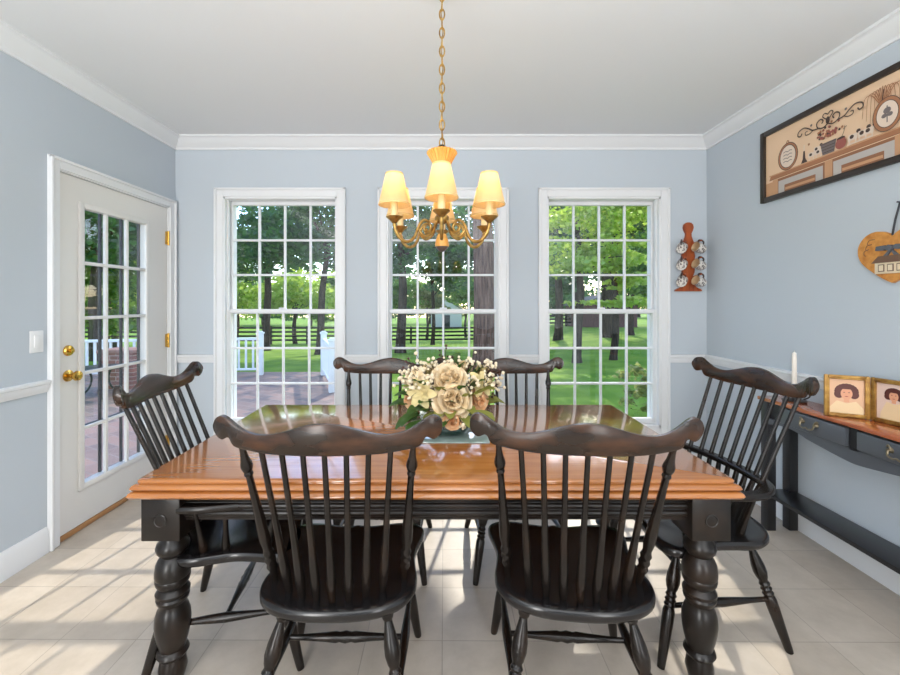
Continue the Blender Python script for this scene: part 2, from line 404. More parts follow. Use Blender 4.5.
# ------------------------------------------------------------------ dining table
TX0, TX1, TY0, TY1, TZ = -1.066, 1.024, 1.362, 2.425, 0.755
tb = thing('dining_table', 'long dining table with honey wood top and black turned legs', 'table', ((TX0 + TX1) / 2, (TY0 + TY1) / 2, 0))
tcx, tcy = (TX0 + TX1) / 2, (TY0 + TY1) / 2
hx, hy = (TX1 - TX0) / 2, (TY1 - TY0) / 2
prof = [(0.05, 0.692), (0.012, 0.693), (0.004, 0.697), (0.0, 0.704), (0.003, 0.712), (0.010, 0.7165), (0.019, 0.718), (0.019, 0.7205), (0.010, 0.722), (0.006, 0.727), (0.009, 0.734), (0.016, 0.7385), (0.027, 0.74), (0.027, 0.7425), (0.023, 0.744), (0.022, 0.749), (0.025, 0.753), (0.031, 0.755)]
bm = B(); rings = []
for ins, z in prof:
    a, b_ = hx - ins, hy - ins
    ring = []
    cr = 0.014
    for (sx, sy, st) in ((1, 1, 0), (-1, 1, 90), (-1, -1, 180), (1, -1, 270)):
        for k in range(5):
            an = R(st + 90 * k / 4)
            ring.append(bm.verts.new((sx * (a - cr) + cr * math.cos(an), sy * (b_ - cr) + cr * math.sin(an), z)))
    rings.append(ring)
nn = len(rings[0])
for i in range(len(rings) - 1):
    for k in range(nn): bm.faces.new((rings[i][k], rings[i][(k + 1) % nn], rings[i + 1][(k + 1) % nn], rings[i + 1][k]))
bm.faces.new(rings[0][::-1]); bm.faces.new(rings[-1])
obj('tabletop', bm, M_TOP, tb, ang=50)
bx, by = hx - 0.028, hy - 0.04      # outer faces of the leg blocks
BL = 0.134
for sx in (-1, 1):
    for sy in (-1, 1):
        bm = B()
        x1 = sx * bx; x0 = sx * (bx - BL); y1 = sy * by; y0 = sy * (by - BL)
        box(bm, min(x0, x1), max(x0, x1), min(y0, y1), max(y0, y1), 0.534, 0.692, 0.004)
        cx, cy = (x0 + x1) / 2, (y0 + y1) / 2
        # chamfered foot of the block and the turned leg
        prof = [(.052, .536), (.042, .524), (.036, .518), (.038, .51), (.050, .498), (.054, .484), (.050, .468), (.040, .458), (.037, .452), (.046, .442), (.054, .424), (.057, .402), (.057, .384), (.054, .376), (.0565, .37), (.054, .356), (.046, .345), (.041, .34), (.048, .334), (.055, .324), (.054, .314), (.049, .309), (.053, .302), (.051, .292), (.042, .283), (.041, .277), (.049, .262), (.056, .238), (.058, .21), (.055, .18), (.049, .15), (.043, .128), (.041, .12), (.049, .114), (.052, .104), (.047, .094), (.038, .086), (.042, .07), (.046, .045), (.04, .02), (.034, 0)]
        lathe(bm, prof[::-1], (cx, cy, 0), 28)
        lg = obj('leg', bm, M_TABLEBLACK, tb)
        bm = B()
        lathe(bm, [(0.023, 0), (0.023, 0.002), (0.0205, 0.003), (0.018, 0.0012), (0.01, 0.0022), (0.004, 0.0026)], n=24)
        obj('rosette', bm, M_TABLEBLACK, lg, xf=Matrix.Translation((cx, y1, 0.605)) @ Matrix.Rotation(R(90 * -sy), 4, 'X'))
def reeded(L, out):
    p = [(-0.02, 0.692), (0, 0.692), (0, 0.682)]
    for k in range(3):
        zc = 0.667 - k * 0.026
        for j in range(7):
            an = PI / 2 - j * PI / 6
            p.append((0.009 * math.cos(an) + 0.001, zc + 0.011 * math.sin(an)))
        p.append((0, zc - 0.013))
    p += [(0, 0.592), (-0.02, 0.592)]
    bm = B(); prism(bm, p, out, -L / 2, L / 2); return bm
ax = 2 * (bx - BL); ay = 2 * (by - BL)
obj('apron', reeded(ax, lambda a, b_, d: (d, -(by - 0.035) - a, b_)), M_TABLEBLACK, tb)
obj('apron', reeded(ax, lambda a, b_, d: (d, (by - 0.035) + a, b_)), M_TABLEBLACK, tb)
obj('apron', reeded(ay, lambda a, b_, d: (-(bx - 0.035) - a, d, b_)), M_TABLEBLACK, tb)
obj('apron', reeded(ay, lambda a, b_, d: ((bx - 0.035) + a, d, b_)), M_TABLEBLACK, tb)

# ------------------------------------------------------------------ chairs
LEGP = [(0, .013), (.02, .014), (.05, .019), (.085, .021), (.115, .017), (.13, .0125), (.15, .0135), (.2, .018), (.27, .0235), (.33, .0245), (.375, .02), (.4, .015), (.415, .0165), (.43, .02), (.445, .016), (.455, .0165), (.47, .0205), (.485, .0165), (.495, .017), (.51, .021), (.525, .017), (.54, .019), (.56, .0215), (.65, .021), (.8, .018), (.97, .0145), (1, .013)]
POSTP = [(0, .0085), (.06, .009), (.1, .0115), (.135, .0165), (.155, .0175), (.175, .0145), (.185, .0105), (.195, .0125), (.205, .0135), (.215, .010), (.3, .0105), (.45, .0135), (.58, .017), (.66, .0175), (.72, .013), (.735, .0145), (.755, .018), (.775, .0145), (.785, .0145), (.805, .018), (.825, .0145), (.835, .014), (.855, .017), (.875, .013), (.9, .0105), (1, .0095)]
SPINP = [(0, .008), (.3, .0088), (.6, .0105), (.78, .0142), (.86, .0152), (.93, .0128), (1, .009)]
STRP = [(0, .0085), (.15, .0095), (.32, .0135), (.42, .017), (.45, .0145), (.5, .0185), (.55, .0145), (.58, .017), (.68, .0135), (.85, .0095), (1, .0085)]
STRS = [(0, .0085), (.2, .010), (.38, .0145), (.5, .017), (.62, .0145), (.8, .010), (1, .0085)]

def seat_bm(sc=1.0, zt=0.452):
    half = [(0, .212), (.08, .222), (.15, .238), (.215, .236), (.252, .208), (.257, .165), (.241, .095), (.232, .035), (.238, -.03), (.245, -.085), (.236, -.14), (.195, -.195), (.115, -.229), (0, -.238)]
    pts = [(x * sc, y * sc) for x, y in half] + [(-x * sc, y * sc) for x, y in half[-2:0:-1]]
    out = spline([(x, y, 0) for x, y in pts], 4, True)
    bm = B(); n = len(out)
    def dish(x, y):
        q = (x / .2) ** 2 + ((y + .02) / .19) ** 2
        pom = 0.006 * math.exp(-(x / .03) ** 2) * max(0, y / .2)
        return zt - 0.014 * max(0, 1 - q) ** 0.7 + pom
    rings = []
    for s in (0.2, 0.4, 0.6, 0.78, 0.9, 0.97):
        rings.append([bm.verts.new((p.x * s, p.y * s, dish(p.x * s, p.y * s))) for p in out])
    for s, z in ((0.99, zt - 0.004), (1.0, zt - 0.012), (1.0, zt - 0.024), (0.975, zt - 0.034), (0.93, zt - 0.04)):
        rings.append([bm.verts.new((p.x * s, p.y * s, z)) for p in out])
    c = bm.verts.new((0, 0, dish(0, 0)))
    for k in range(n): bm.faces.new((c, rings[0][k], rings[0][(k + 1) % n]))
    for i in range(len(rings) - 1):
        for k in range(n): bm.faces.new((rings[i][k], rings[i + 1][k], rings[i + 1][(k + 1) % n], rings[i][(k + 1) % n]))
    bm.faces.new(rings[-1])
    return bm

def crest_bm(yc, dz=0.0, W=0.335, sag=0.06, th=0.02, tilt=0.12):
    """serpentine comb: humped middle, dipped shoulders, round ears"""
    k_ = W / .335
    top = spline([(0, 0, 1.020), (.04, 0, 1.016), (.072, 0, 1.008), (.135, 0, .989), (.18, 0, .982), (.224, 0, .988), (.256, 0, 1.004), (.287, 0, 1.024), (.307, 0, 1.030), (.323, 0, 1.024), (.333, 0, 1.01), (.335, 0, .997)], 5)
    bot = spline([(0, 0, .9255), (.09, 0, .926), (.17, 0, .928), (.235, 0, .935), (.262, 0, .9395), (.274, 0, .946), (.28, 0, .96), (.288, 0, .968), (.297, 0, .964), (.31, 0, .959), (.323, 0, .966), (.332, 0, .98), (.335, 0, .994)], 4)
    def samp(c, x):
        for i in range(len(c) - 1):
            if c[i].x <= x <= c[i + 1].x and c[i + 1].x > c[i].x:
                t = (x - c[i].x) / (c[i + 1].x - c[i].x); return c[i].z + (c[i + 1].z - c[i].z) * t
        return c[-1].z
    xs = [i * .0125 for i in range(19)] + [.236 + i * .005 for i in range(16)] + [.319, .324, .328, .3315, .334]
    xs = [-x for x in xs[:0:-1]] + xs
    bm = B(); rings = []
    for x in xs:
        zt, zb = samp(top, abs(x)), samp(bot, abs(x))
        x = x * k_
        y = yc + sag * (x / W) ** 2
        ear = max(0, (abs(x) - .25) / .085)
        t = th / 2 + 0.004 * min(1, ear)
        hgt = max(zt - zb, 0.004)
        e = min(0.006, hgt * 0.4)
        sec = [(-t, zb + e), (-t + e * .7, zb), (t - e * .7, zb), (t, zb + e), (t, zt - e), (t - e * .7, zt), (-t + e * .7, zt), (-t, zt - e)]
        rings.append([bm.verts.new((x, y + a - (z - .95) * tilt, z + dz)) for a, z in sec])
    for i in range(len(rings) - 1):
        for k in range(8): bm.faces.new((rings[i][k], rings[i][(k + 1) % 8], rings[i + 1][(k + 1) % 8], rings[i + 1][k]))
    bm.faces.new(rings[0][::-1]); bm.faces.new(rings[-1])
    return bm

def part(nm, fn, m, parent):
    bm = B(); fn(bm); return obj(nm, bm, m, parent)

def chair_base(root, sc=1.0, fx=0.24, fyf=0.225, fyr=-0.275):
    obj('seat', seat_bm(sc * 1.03), M_SEAT, root, ang=60)
    tops = {}; feet = {}
    for sx in (-1, 1):
        for nm, ty, fy, tx in (('f', .145 * sc, fyf, .175 * sc), ('r', -.15 * sc, fyr, .155 * sc)):
            A = Vector((sx * tx, ty, .425)); F = Vector((sx * fx, fy, 0.0))
            tops[sx, nm] = A; feet[sx, nm] = F
            part('leg', lambda bm: turned(bm, A, F, LEGP), M_BLACK, root)
    mids = {}
    for sx in (-1, 1):
        a = tops[sx, 'f'].lerp(feet[sx, 'f'], .52); b_ = tops[sx, 'r'].lerp(feet[sx, 'r'], .56)
        part('side_stretcher', lambda bm: turned(bm, a, b_, STRS), M_BLACK, root)
        mids[sx] = a.lerp(b_, .5)
    part('cross_stretcher', lambda bm: turned(bm, mids[-1], mids[1], STRP), M_BLACK, root)

def side_chair():
    root = thing('dining_chair')
    chair_base(root)
    yc = -0.285
    obj('crest_rail', crest_bm(yc), M_CREST, root, ang=45)
    for sx in (-1, 1):
        part('back_post', lambda bm: turned(bm, (sx * .25, yc + .06 * (.25 / .335) ** 2, .955), (sx * .208, -.095, .435), POSTP), M_BLACK, root)
    for k in range(-3, 4):
        x = k * .062
        part('spindle', lambda bm: turned(bm, (x, yc + .06 * (x / .335) ** 2, .945), (k * .0485, -.192 + .005 * k * k, .44), SPINP, 10), M_BLACK, root)
    return root

def arm_chair():
    root = thing('dining_armchair')
    chair_base(root, 1.06, 0.245, 0.27, -0.27)
    dz = 0.045; yc = -0.365
    obj('crest_rail', crest_bm(yc, dz, .312), M_CREST, root, ang=45)
    # horseshoe arm rail
    pts = [(.262, .235), (.278, .2), (.276, .12), (.282, .02), (.288, -.07), (.27, -.145), (.215, -.2), (.12, -.225), (0, -.232)]
    full = [(x, y, .628) for x, y in pts] + [(-x, y, .628) for x, y in pts[-2::-1]]
    cl = spline(full, 5)
    bm = B(); rings = []
    for i, p in enumerate(cl):
        t = (cl[min(i + 1, len(cl) - 1)] - cl[max(i - 1, 0)]).normalized(); nrm = Vector((-t.y, t.x, 0))
        u = i / (len(cl) - 1); wdt = 0.021 + 0.012 * (max(0, abs(u - .5) - .36) / .14) ** 1.5
        if i in (0, len(cl) - 1): wdt = 0.018
        sec = [(-wdt, .004), (-wdt + .005, -.001), (wdt - .005, -.001), (wdt, .004), (wdt, .018), (wdt - .006, .024), (-wdt + .006, .024), (-wdt, .018)]
        rings.append([bm.verts.new(p + nrm * a + Vector((0, 0, b_))) for a, b_ in sec])
    for i in range(len(rings) - 1):
        for k in range(8): bm.faces.new((rings[i][k], rings[i][(k + 1) % 8], rings[i + 1][(k + 1) % 8], rings[i + 1][k]))
    bm.faces.new(rings[0][::-1]); bm.faces.new(rings[-1])
    obj('arm_rail', bm, M_BLACK, root, ang=45)
    # long spindles: crest -> arm rail -> seat
    for k in range(-4, 5):
        xt = k * .056
        top = Vector((xt, yc + .06 * (xt / .335) ** 2, .945 + dz))
        xm = k * .049; mid = Vector((xm, -.23 + .022 * (k / 4) ** 2 + .012 * (k / 4) ** 4, .64))
        bot = Vector((k * .04, -.185 + .004 * k * k, .44))
        pts_ = [top, top.lerp(mid, .5), mid] + [mid.lerp(bot, q) for q in (.2, .4, .6, .8, 1)]
        part('spindle', lambda bm: sweep(bm, pts_, [.0078, .0086, .0094, .0105, .013, .014, .012, .009], 10), M_BLACK, root)
    for sx in (-1, 1):
        part('arm_post', lambda bm: turned(bm, (sx * .266, .2, .633), (sx * .222, .135, .435), [(t, r * 1.1) for t, r in POSTP]), M_BLACK, root)
        for (xa, ya, xb, yb) in ((.28, .02, .222, .0), (.285, -.08, .215, -.075)):
            part('arm_spindle', lambda bm: turned(bm, (sx * xa, ya, .633), (sx * xb, yb, .44), SPINP, 10), M_BLACK, root)
    return root

c1 = side_chair()
spots = [(-.335, 1.432, 0.5, 'black spindle-back chair with its back to the camera, left one of the near pair'),
         (.435, 1.432, -4.5, 'black spindle-back chair with its back to the camera, right one of the near pair'),
         (-.318, 2.19, 178.5, 'spindle-back side chair in front of the wall between the left and middle windows'),
         (.395, 2.19, 181.5, 'spindle-back side chair in front of the wall between the middle and right windows')]
for i, (x, y, a, lab) in enumerate(spots):
    o = c1 if i == 0 else copy_tree(c1)
    o.location = (x, y, 0); o.rotation_euler = (0, 0, R(a))
    tag(o, lab, 'chair', 'side chairs around the dining table')
a1 = arm_chair()
for i, (x, y, a, lab) in enumerate([(-.825, 1.715, -90 + 8, 'black comb-back armchair at the left end of the table by the glazed door'), (1.052, 1.79, 90 + 7, 'black comb-back armchair at the right end of the table before the console')]):
    o = a1 if i == 0 else copy_tree(a1)
    o.location = (x, y, 0); o.rotation_euler = (0, 0, R(a))
    tag(o, lab, 'chair', 'armchairs at the table ends')

# ------------------------------------------------------------------ centrepiece on a glass tray
rng = random.Random(5)
bm = B(); box(bm, -.115, .205, 1.74, 2.06, TZ, TZ + .006, .002)
tray = obj('glass_tray', bm, mat('reflection_toned_glass', (150, 168, 162), 0.06, 0.8, coat=1.0)); tag(tray, 'square grey-green glass mat lying under the flower bowl', 'tray')  # base colour lightened to carry a reflection on the glass
FC = Vector((.035, 1.88, TZ + .006))
ce = thing('flower_centrepiece', 'cream rose arrangement in dark green glass bowl at middle of the table', 'flowers', FC)
M_BOWL = mat('dark_green_glass', (14, 48, 40), 0.05, 0.8, coat=1.0)
bm = B(); lathe(bm, [(.05, 0), (.075, .004), (.095, .025), (.1, .05), (.096, .075), (.088, .082), (.084, .076), (.09, .05), (.07, .02)], n=32)
obj('bowl', bm, M_BOWL, ce)
M_CREAM = mat('cream_petal', (242, 216, 172), 0.6, 0.2, noise=((250, 232, 200), 30, (1, 1, 1), (0.4, 0.6)))
M_PEACH = mat('peach_petal', (232, 176, 128), 0.6, 0.2, noise=((244, 210, 168), 30, (1, 1, 1), (0.4, 0.6)))
M_YELL = mat('pale_yellow_petal', (222, 204, 150), 0.6, 0.2)
M_LEAF = leaf_mat('bouquet_leaf', (44, 84, 36), (96, 128, 56), 0.3)
M_LEAFY = leaf_mat('bouquet_light_leaf', (126, 140, 60), (176, 172, 92), 0.3)
M_STEM = mat('brown_stem', (70, 52, 36), 0.7)
M_BERRY = mat('cream_blossom', (240, 224, 194), 0.6)
M_DKBERRY = mat('dark_bud', (70, 38, 30), 0.5)
def petal(bm, c, d, up, size, cup=0.5, wid=0.9):
    """one cupped petal from c along d, 3x4 grid"""
    d = d.normalized(); s = d.cross(up)
    s = s.normalized() if s.length > 1e-4 else Vector((1, 0, 0))
    nrm = s.cross(d).normalized()
    g = []
    for i in range(5):
        t = i / 4; wq = wid * size * (0.25 + 1.1 * math.sin(PI * min(1, t * .78 + .04))) * .5
        row = []
        for j in range(5):
            q = (j - 2) / 2
            z = nrm * size * (cup * t * t * .6 + .18 * q * q - (0.14 * max(0, t - .75) * 4))
            row.append(bm.verts.new(c + d * size * t * (1 - .12 * q * q) + s * wq * q + z))
        g.append(row)
    for i in range(4):
        for j in range(4): bm.faces.new((g[i][j], g[i][j + 1], g[i + 1][j + 1], g[i + 1][j]))
def rose(c, axis, rad, m, nm, rings=4):
    bm = B(); axis = Vector(axis).normalized()
    ref = Vector((0, 0, 1)) if abs(axis.z) < .9 else Vector((1, 0, 0))
    u = axis.cross(ref).normalized(); v = axis.cross(u)
    for r in range(rings):
        n = 3 + r * 2; open_ = 0.12 + 0.88 * r / (rings - 1)
        for k in range(n):
            a = 2 * PI * k / n + r * .7 + rng.uniform(-.2, .2)
            out = u * math.cos(a) + v * math.sin(a)
            d = out * open_ + axis * (1.05 - .75 * open_)
            petal(bm, Vector(c) + out * rad * .06 * r - axis * rad * .1 * r, d, axis + out * .01, rad * (.62 + .3 * open_) * rng.uniform(.92, 1.06), cup=.75 - .25 * open_, wid=1.05)
    return obj(nm, bm, m, ce, ang=180)
rose((.01, -.10, .17), (.05, -1, .35), .085, M_CREAM, 'rose_bloom', 5)
rose((-.005, -.06, .255), (0, -.8, .65), .078, M_CREAM, 'rose_bloom', 5)
rose((-.055, -.05, .2), (-.6, -.8, .5), .06, M_CREAM, 'rose_bloom')
rose((.125, -.06, .165), (.55, -.8, .3), .055, M_PEACH, 'rose_bloom')
rose((.01, -.13, .088), (.1, -1, .25), .042, M_PEACH, 'rose_bloom')
rose((-.175, -.04, .155), (-.7, -.7, .1), .042, M_PEACH, 'rose_bloom')
rose((.06, .02, .29), (.1, -.4, .9), .05, M_CREAM, 'rose_bloom')
rose((.16, .03, .26), (.5, -.5, .6), .05, M_YELL, 'rose_bloom')
rose((-.1, .03, .27), (-.3, -.5, .8), .05, M_YELL, 'rose_bloom')
rose((0, .09, .27), (0, .7, .6), .06, M_CREAM, 'rose_bloom')
def lily(c, axis, rad, m):
    bm = B(); axis = Vector(axis).normalized(); u = axis.cross(Vector((0, 0, 1))).normalized(); v = axis.cross(u)
    for k in range(6):
        a = k * PI / 3; out = u * math.cos(a) + v * math.sin(a)
        petal(bm, Vector(c), out * .85 + axis * .45, axis, rad, cup=-.3, wid=.5)
    obj('lily_bloom', bm, m, ce, ang=180)
lily((-.12, -.08, .195), (-.35, -1, .3), .07, M_YELL); lily((-.145, -.02, .25), (-.4, -.7, .6), .06, M_CREAM); lily((.13, -.04, .225), (.4, -.8, .5), .065, M_YELL)
def sprig(nm, tip, nb, spread, m, rad, mid=None):
    bm = B(); base = Vector((tip[0] * .2, tip[1] * .2, .06)); tip = Vector(tip)
    cl = [base.lerp(tip, t) + Vector((0, 0, .035 * math.sin(PI * t))) for t in (0, .25, .5, .75, 1)]
    sweep(bm, cl, [.003, .0028, .0024, .002, .0015], 6, mi=1)
    for k in range(nb):
        p = tip + Vector((rng.gauss(0, spread), rng.gauss(0, spread), rng.gauss(0, spread)))
        bmesh.ops.create_icosphere(bm, subdivisions=1, radius=rad * rng.uniform(.7, 1.2), matrix=Matrix.Translation(p))
        sweep(bm, [cl[3], p], .0012, 4, mi=1)
    return obj(nm, bm, [m, M_STEM], ce)
for t in ((-.18, -.02, .27), (-.2, .02, .22), (-.14, .0, .3), (.2, .0, .29), (.17, .05, .31), (.045, -.14, .085), (-.21, .04, .26), (.22, .03, .22), (-.09, -.1, .26), (.1, -.1, .25), (-.17, -.08, .22), (.19, -.06, .24), (.0, -.02, .33), (-.08, -.03, .31), (.1, .0, .32)):
    sprig('blossom_sprig', t, 14, .022, M_BERRY, .0085)
for t in ((-.19, .03, .3), (.21, .02, .27), (.2, -.03, .2), (-.03, .05, .34)):
    sprig('bud_sprig', t, 8, .022, M_DKBERRY, .007)
def leaves(nm, tips, m, size):
    for tip in tips:
        bm = B(); t = Vector(tip); root_ = Vector((t.x * .35, t.y * .35, .07 + t.z * .25)); d = (t - root_)
        sweep(bm, [root_, root_.lerp(t, .5) + d.normalized() * size * .2], .002, 5)
        petal(bm, root_.lerp(t, .5), d + Vector((0, 0, rng.uniform(-.02, .03))), Vector((0, 0, 1)), size * rng.uniform(.8, 1.2), cup=-.25, wid=.62)
        obj(nm, bm, m, ce, ang=180)
leaves('leaf', [(-.22, -.08, .06), (-.2, -.12, .1), (-.24, -.02, .13), (-.16, -.16, .05), (-.15, -.14, .13), (-.22, -.03, .19)], M_LEAF, .1)
leaves('leaf', [(.2, -.1, .1), (.16, -.15, .12), (.08, -.17, .1), (.22, -.05, .18), (.1, -.12, .2), (.24, .0, .14)], M_LEAFY, .085)
leaves('leaf', [(.06, -.02, .36), (.12, .0, .35), (.03, .03, .38), (.16, .02, .33), (-.06, .02, .35)], M_LEAF, .08)
leaves('leaf', [(-.05, -.15, .12), (-.1, -.12, .1), (.0, -.16, .13), (-.06, -.12, .24), (.08, -.12, .14), (.18, -.1, .24), (-.2, -.06, .25)], M_LEAFY, .075)
leaves('leaf', [(-.12, -.12, .17), (-.16, -.1, .28), (.15, -.1, .28), (.07, -.13, .27), (-.03, -.14, .09), (.13, -.13, .1), (.22, .0, .3), (-.22, .02, .3)], M_LEAF, .07)
leaves('leaf', [(.0, .2, .14), (.15, .16, .2), (-.15, .16, .2), (.2, .12, .12), (-.2, .12, .14)], M_LEAF, .1)

# ------------------------------------------------------------------ chandelier
CHX, CHY = 0.0, 1.68
ch = thing('chandelier', 'six-arm brass chandelier with cream shades hanging over the table', 'chandelier', (CHX, CHY, ZC))
M_CERAM = mat('ochre_ceramic', (214, 146, 60), 0.3, 0.5, noise=((232, 182, 100), 14, (1, 1, 1), (0.35, 0.7)))
M_SLEEVE = mat('candle_sleeve', (240, 214, 160), 0.5)
M_FINIAL = mat('steel_finial', (120, 118, 118), 0.3, metal=0.8)
def shade_mat():
    m = bpy.data.materials.new('cream_shade_cloth'); m.use_nodes = True
    nt = m.node_tree; nt.nodes.clear()
    d = nt.nodes.new('ShaderNodeBsdfDiffuse'); t = nt.nodes.new('ShaderNodeBsdfTranslucent')
    d.inputs[0].default_value = lin((238, 216, 172)); t.inputs[0].default_value = lin((251, 234, 198))
    mx = nt.nodes.new('ShaderNodeMixShader'); mx.inputs[0].default_value = 0.55; o = nt.nodes.new('ShaderNodeOutputMaterial')
    nt.links.new(d.outputs[0], mx.inputs[1]); nt.links.new(t.outputs[0], mx.inputs[2]); nt.links.new(mx.outputs[0], o.inputs[0])
    return m
M_SHADE = shade_mat()
M_BULB = mat('lit_bulb', (255, 236, 200), 0.3, emit=((255, 214, 150), 4))
M_SHTRIM = mat('shade_trim', (222, 190, 130), 0.6)
L = lambda z: z - ZC
bm = B(); lathe(bm, [(.06, L(2.677)), (.06, L(2.665)), (.045, L(2.652)), (.012, L(2.645)), (.008, L(2.635))][::-1], n=28); obj('canopy', bm, M_GOLD, ch)
bm = B()
z = 2.645; k = 0
while z > 2.0:
    pts = []
    for j in range(17):
        a = 2 * PI * j / 16
        dx = .0105 * math.cos(a); dz = .0225 * math.sin(a)
        pts.append((dx, 0, L(z - .0225) + dz) if k % 2 == 0 else (0, dx, L(z - .0225) + dz))
    sweep(bm, pts, 0.003, 6, cap=False, up=(0, 1, 0) if k % 2 == 0 else (1, 0, 0))
    z -= .038; k += 1
obj('chain', bm, M_GOLD, ch)
bm = B(); sweep(bm, [(.004 * math.sin(i * .9), .004 * math.cos(i * .9), L(2.66 - i * .0212)) for i in range(32)], .0022, 6); obj('power_cord', bm, M_GOLD, ch)
bm = B(); lathe(bm, [(.012, 2.006), (.02, 1.998), (.01, 1.99), (.01, 1.975)][::-1], (0, 0, -ZC), 16); obj('top_loop', bm, M_IRON, ch)
bm = B(); lathe(bm, [(.03, 1.915), (.036, 1.926), (.042, 1.94), (.053, 1.96), (.062, 1.974), (.059, 1.98), (.03, 1.975), (.01, 1.978)], (0, 0, -ZC), 96, flute=.035, nf=24); obj('crown_cup', bm, M_CERAM, ch)
bm = B(); lathe(bm, [(.012, 1.73), (.03, 1.738), (.034, 1.76), (.028, 1.79), (.022, 1.82), (.026, 1.85), (.036, 1.87), (.038, 1.892), (.03, 1.915), (.014, 1.92)], (0, 0, -ZC), 28); obj('ceramic_column', bm, M_CERAM, ch)
bm = B(); lathe(bm, [(.008, 1.63), (.008, 1.68), (.022, 1.688), (.03, 1.7), (.03, 1.71), (.02, 1.722), (.012, 1.735)], (0, 0, -ZC), 24); obj('hub', bm, M_GOLD, ch)
bm = B(); lathe(bm, [(.027, 1.588), (.029, 1.598), (.026, 1.615), (.02, 1.632), (.017, 1.64), (.01, 1.642)], (0, 0, -ZC), 28); obj('bell', bm, M_CERAM, ch)
bm = B(); lathe(bm, [(.002, 1.566), (.012, 1.57), (.02, 1.578), (.027, 1.588), (.02, 1.59)], (0, 0, -ZC), 24); obj('finial', bm, M_FINIAL, ch)
AR = 0.212
def arm_curve():
    pts = [(AR, 1.672), (AR - .002, 1.65), (AR - .014, 1.622), (AR - .038, 1.6), (AR - .066, 1.6), (AR - .088, 1.62), (AR - .1, 1.65), (AR - .112, 1.675), (AR - .13, 1.69), (AR - .15, 1.684), (AR - .16, 1.664), (AR - .15, 1.646), (AR - .133, 1.648), (AR - .13, 1.662), (AR - .138, 1.668)]
    return [(r, 0, L(z)) for r, z in pts]
for k in range(6):
    ang = R(-90.5 + 60 * k)
    X = Matrix.Rotation(ang, 4, 'Z')
    bm = B(); cl = spline(arm_curve(), 5)
    sweep(bm, cl, [.0074 - .0026 * i / len(cl) for i in range(len(cl))], 10)
    sweep(bm, spline([(AR - .1, 0, L(1.655)), (AR - .13, 0, L(1.625)), (AR - .165, 0, L(1.64)), (AR - .178, 0, L(1.672)), (.02, 0, L(1.7))], 5), 0.0058, 8)
    arm = obj('arm', bm, M_GOLD, ch, xf=X)
    P = (AR, 0, -ZC)
    bm = B(); lathe(bm, [(.006, 1.662), (.01, 1.668), (.018, 1.676), (.03, 1.686), (.033, 1.69), (.03, 1.691), (.014, 1.686)], P, 24); obj('drip_cup', bm, M_GOLD, arm)
    bm = B(); lathe(bm, [(.0135, 1.684), (.0135, 1.755), (.009, 1.757)], P, 16); obj('candle_sleeve', bm, M_SLEEVE, arm)
    bm = B(); lathe(bm, [(.006, 1.757), (.012, 1.77), (.0145, 1.787), (.011, 1.805), (.004, 1.822)], P, 14); obj('bulb', bm, M_BULB, arm)
    bm = B(); zs = 1.735
    lathe(bm, [(.061, zs), (.033, zs + .121), (.032, zs + .12), (.06, zs - .0004)], P, 32, cap0=False, cap1=False)
    sh = obj('lamp_shade', bm, M_SHADE, arm)
    bm = B(); lathe(bm, [(.0615, zs - .001), (.0622, zs + .002), (.0612, zs + .006), (.0602, zs + .002)], P, 32, cap0=False, cap1=False); lathe(bm, [(.0335, zs + .124), (.0342, zs + .127), (.0335, zs + .13), (.0325, zs + .127)], P, 32, cap0=False, cap1=False)
    bm.free()
    for zz, rr_ in ((zs + .002, .0612), (zs + .12, .0335)):
        bm = B(); lathe(bm, [(rr_, zz - .003), (rr_ + .001, zz), (rr_, zz + .004), (rr_ - .001, zz)], P, 32, cap0=False, cap1=False); obj('shade_trim', bm, M_SHTRIM, sh)
    l = lamp('bulb_light', 'POINT', (CHX + AR * math.cos(ang), CHY + AR * math.sin(ang), 1.84), 0.25, (1.0, 0.79, 0.5), size=.012)

# ------------------------------------------------------------------ console table on the right wall
CX0, CX1, CY0, CY1, CZ = 1.934, 2.117, 1.36, 2.47, 0.79
cn = thing('console_table', 'narrow charcoal console table with red-brown top against the right wall', 'console table', (0, 0, 0))
bm = B(); box(bm, CX0 - .012, CX1 + .004, CY0 - .015, CY1 + .015, CZ - .022, CZ, .006); obj('tabletop', bm, M_CONSTOP, cn)
for x0 in (CX0, CX1 - .052):
    for y0 in (CY0, CY1 - .052):
        bm = B(); box(bm, x0, x0 + .052, y0, y0 + .052, 0, CZ - .022, .003); obj('leg', bm, M_CONSD, cn)
bm = B(); box(bm, CX0 + .004, CX1, CY0 + .004, CY1 - .004, .205, .228, .003); obj('shelf', bm, M_CONSD, cn)
# scalloped front rail, carcass, divider
ym = (CY0 + CY1) / 2
def scal(y):
    u = abs(y - ym) / ((CY1 - CY0) / 2 - .052)
    return .598 + .035 * min(1, max(0, (u - .02) / .5)) ** 1.2 + .02 * max(0, math.cos((u - .75) * PI * 2)) * (u > .5)
ys = [CY0 + .052 + (CY1 - CY0 - .104) * i / 60 for i in range(61)]
poly = [(ys[0], .668)] + [(y, scal(y)) for y in ys] + [(ys[-1], .668)]
bm = B(); prism(bm, poly, lambda a, b_, d: (d, a, b_), CX0 + .004, CX0 + .022); obj('scalloped_rail', bm, M_CONS, cn)
bm = B(); box(bm, CX0 + .02, CX1 - .004, CY0 + .052, CY1 - .052, .66, CZ - .022); box(bm, CX0 + .004, CX0 + .02, ym - .022, ym + .022, .66, CZ - .022)
box(bm, CX0 + .052, CX1 - .052, CY0 + .004, CY0 + .02, .62, CZ - .022); box(bm, CX0 + .052, CX1 - .052, CY1 - .02, CY1 - .004, .62, CZ - .022)
obj('carcass', bm, M_CONSD, cn)
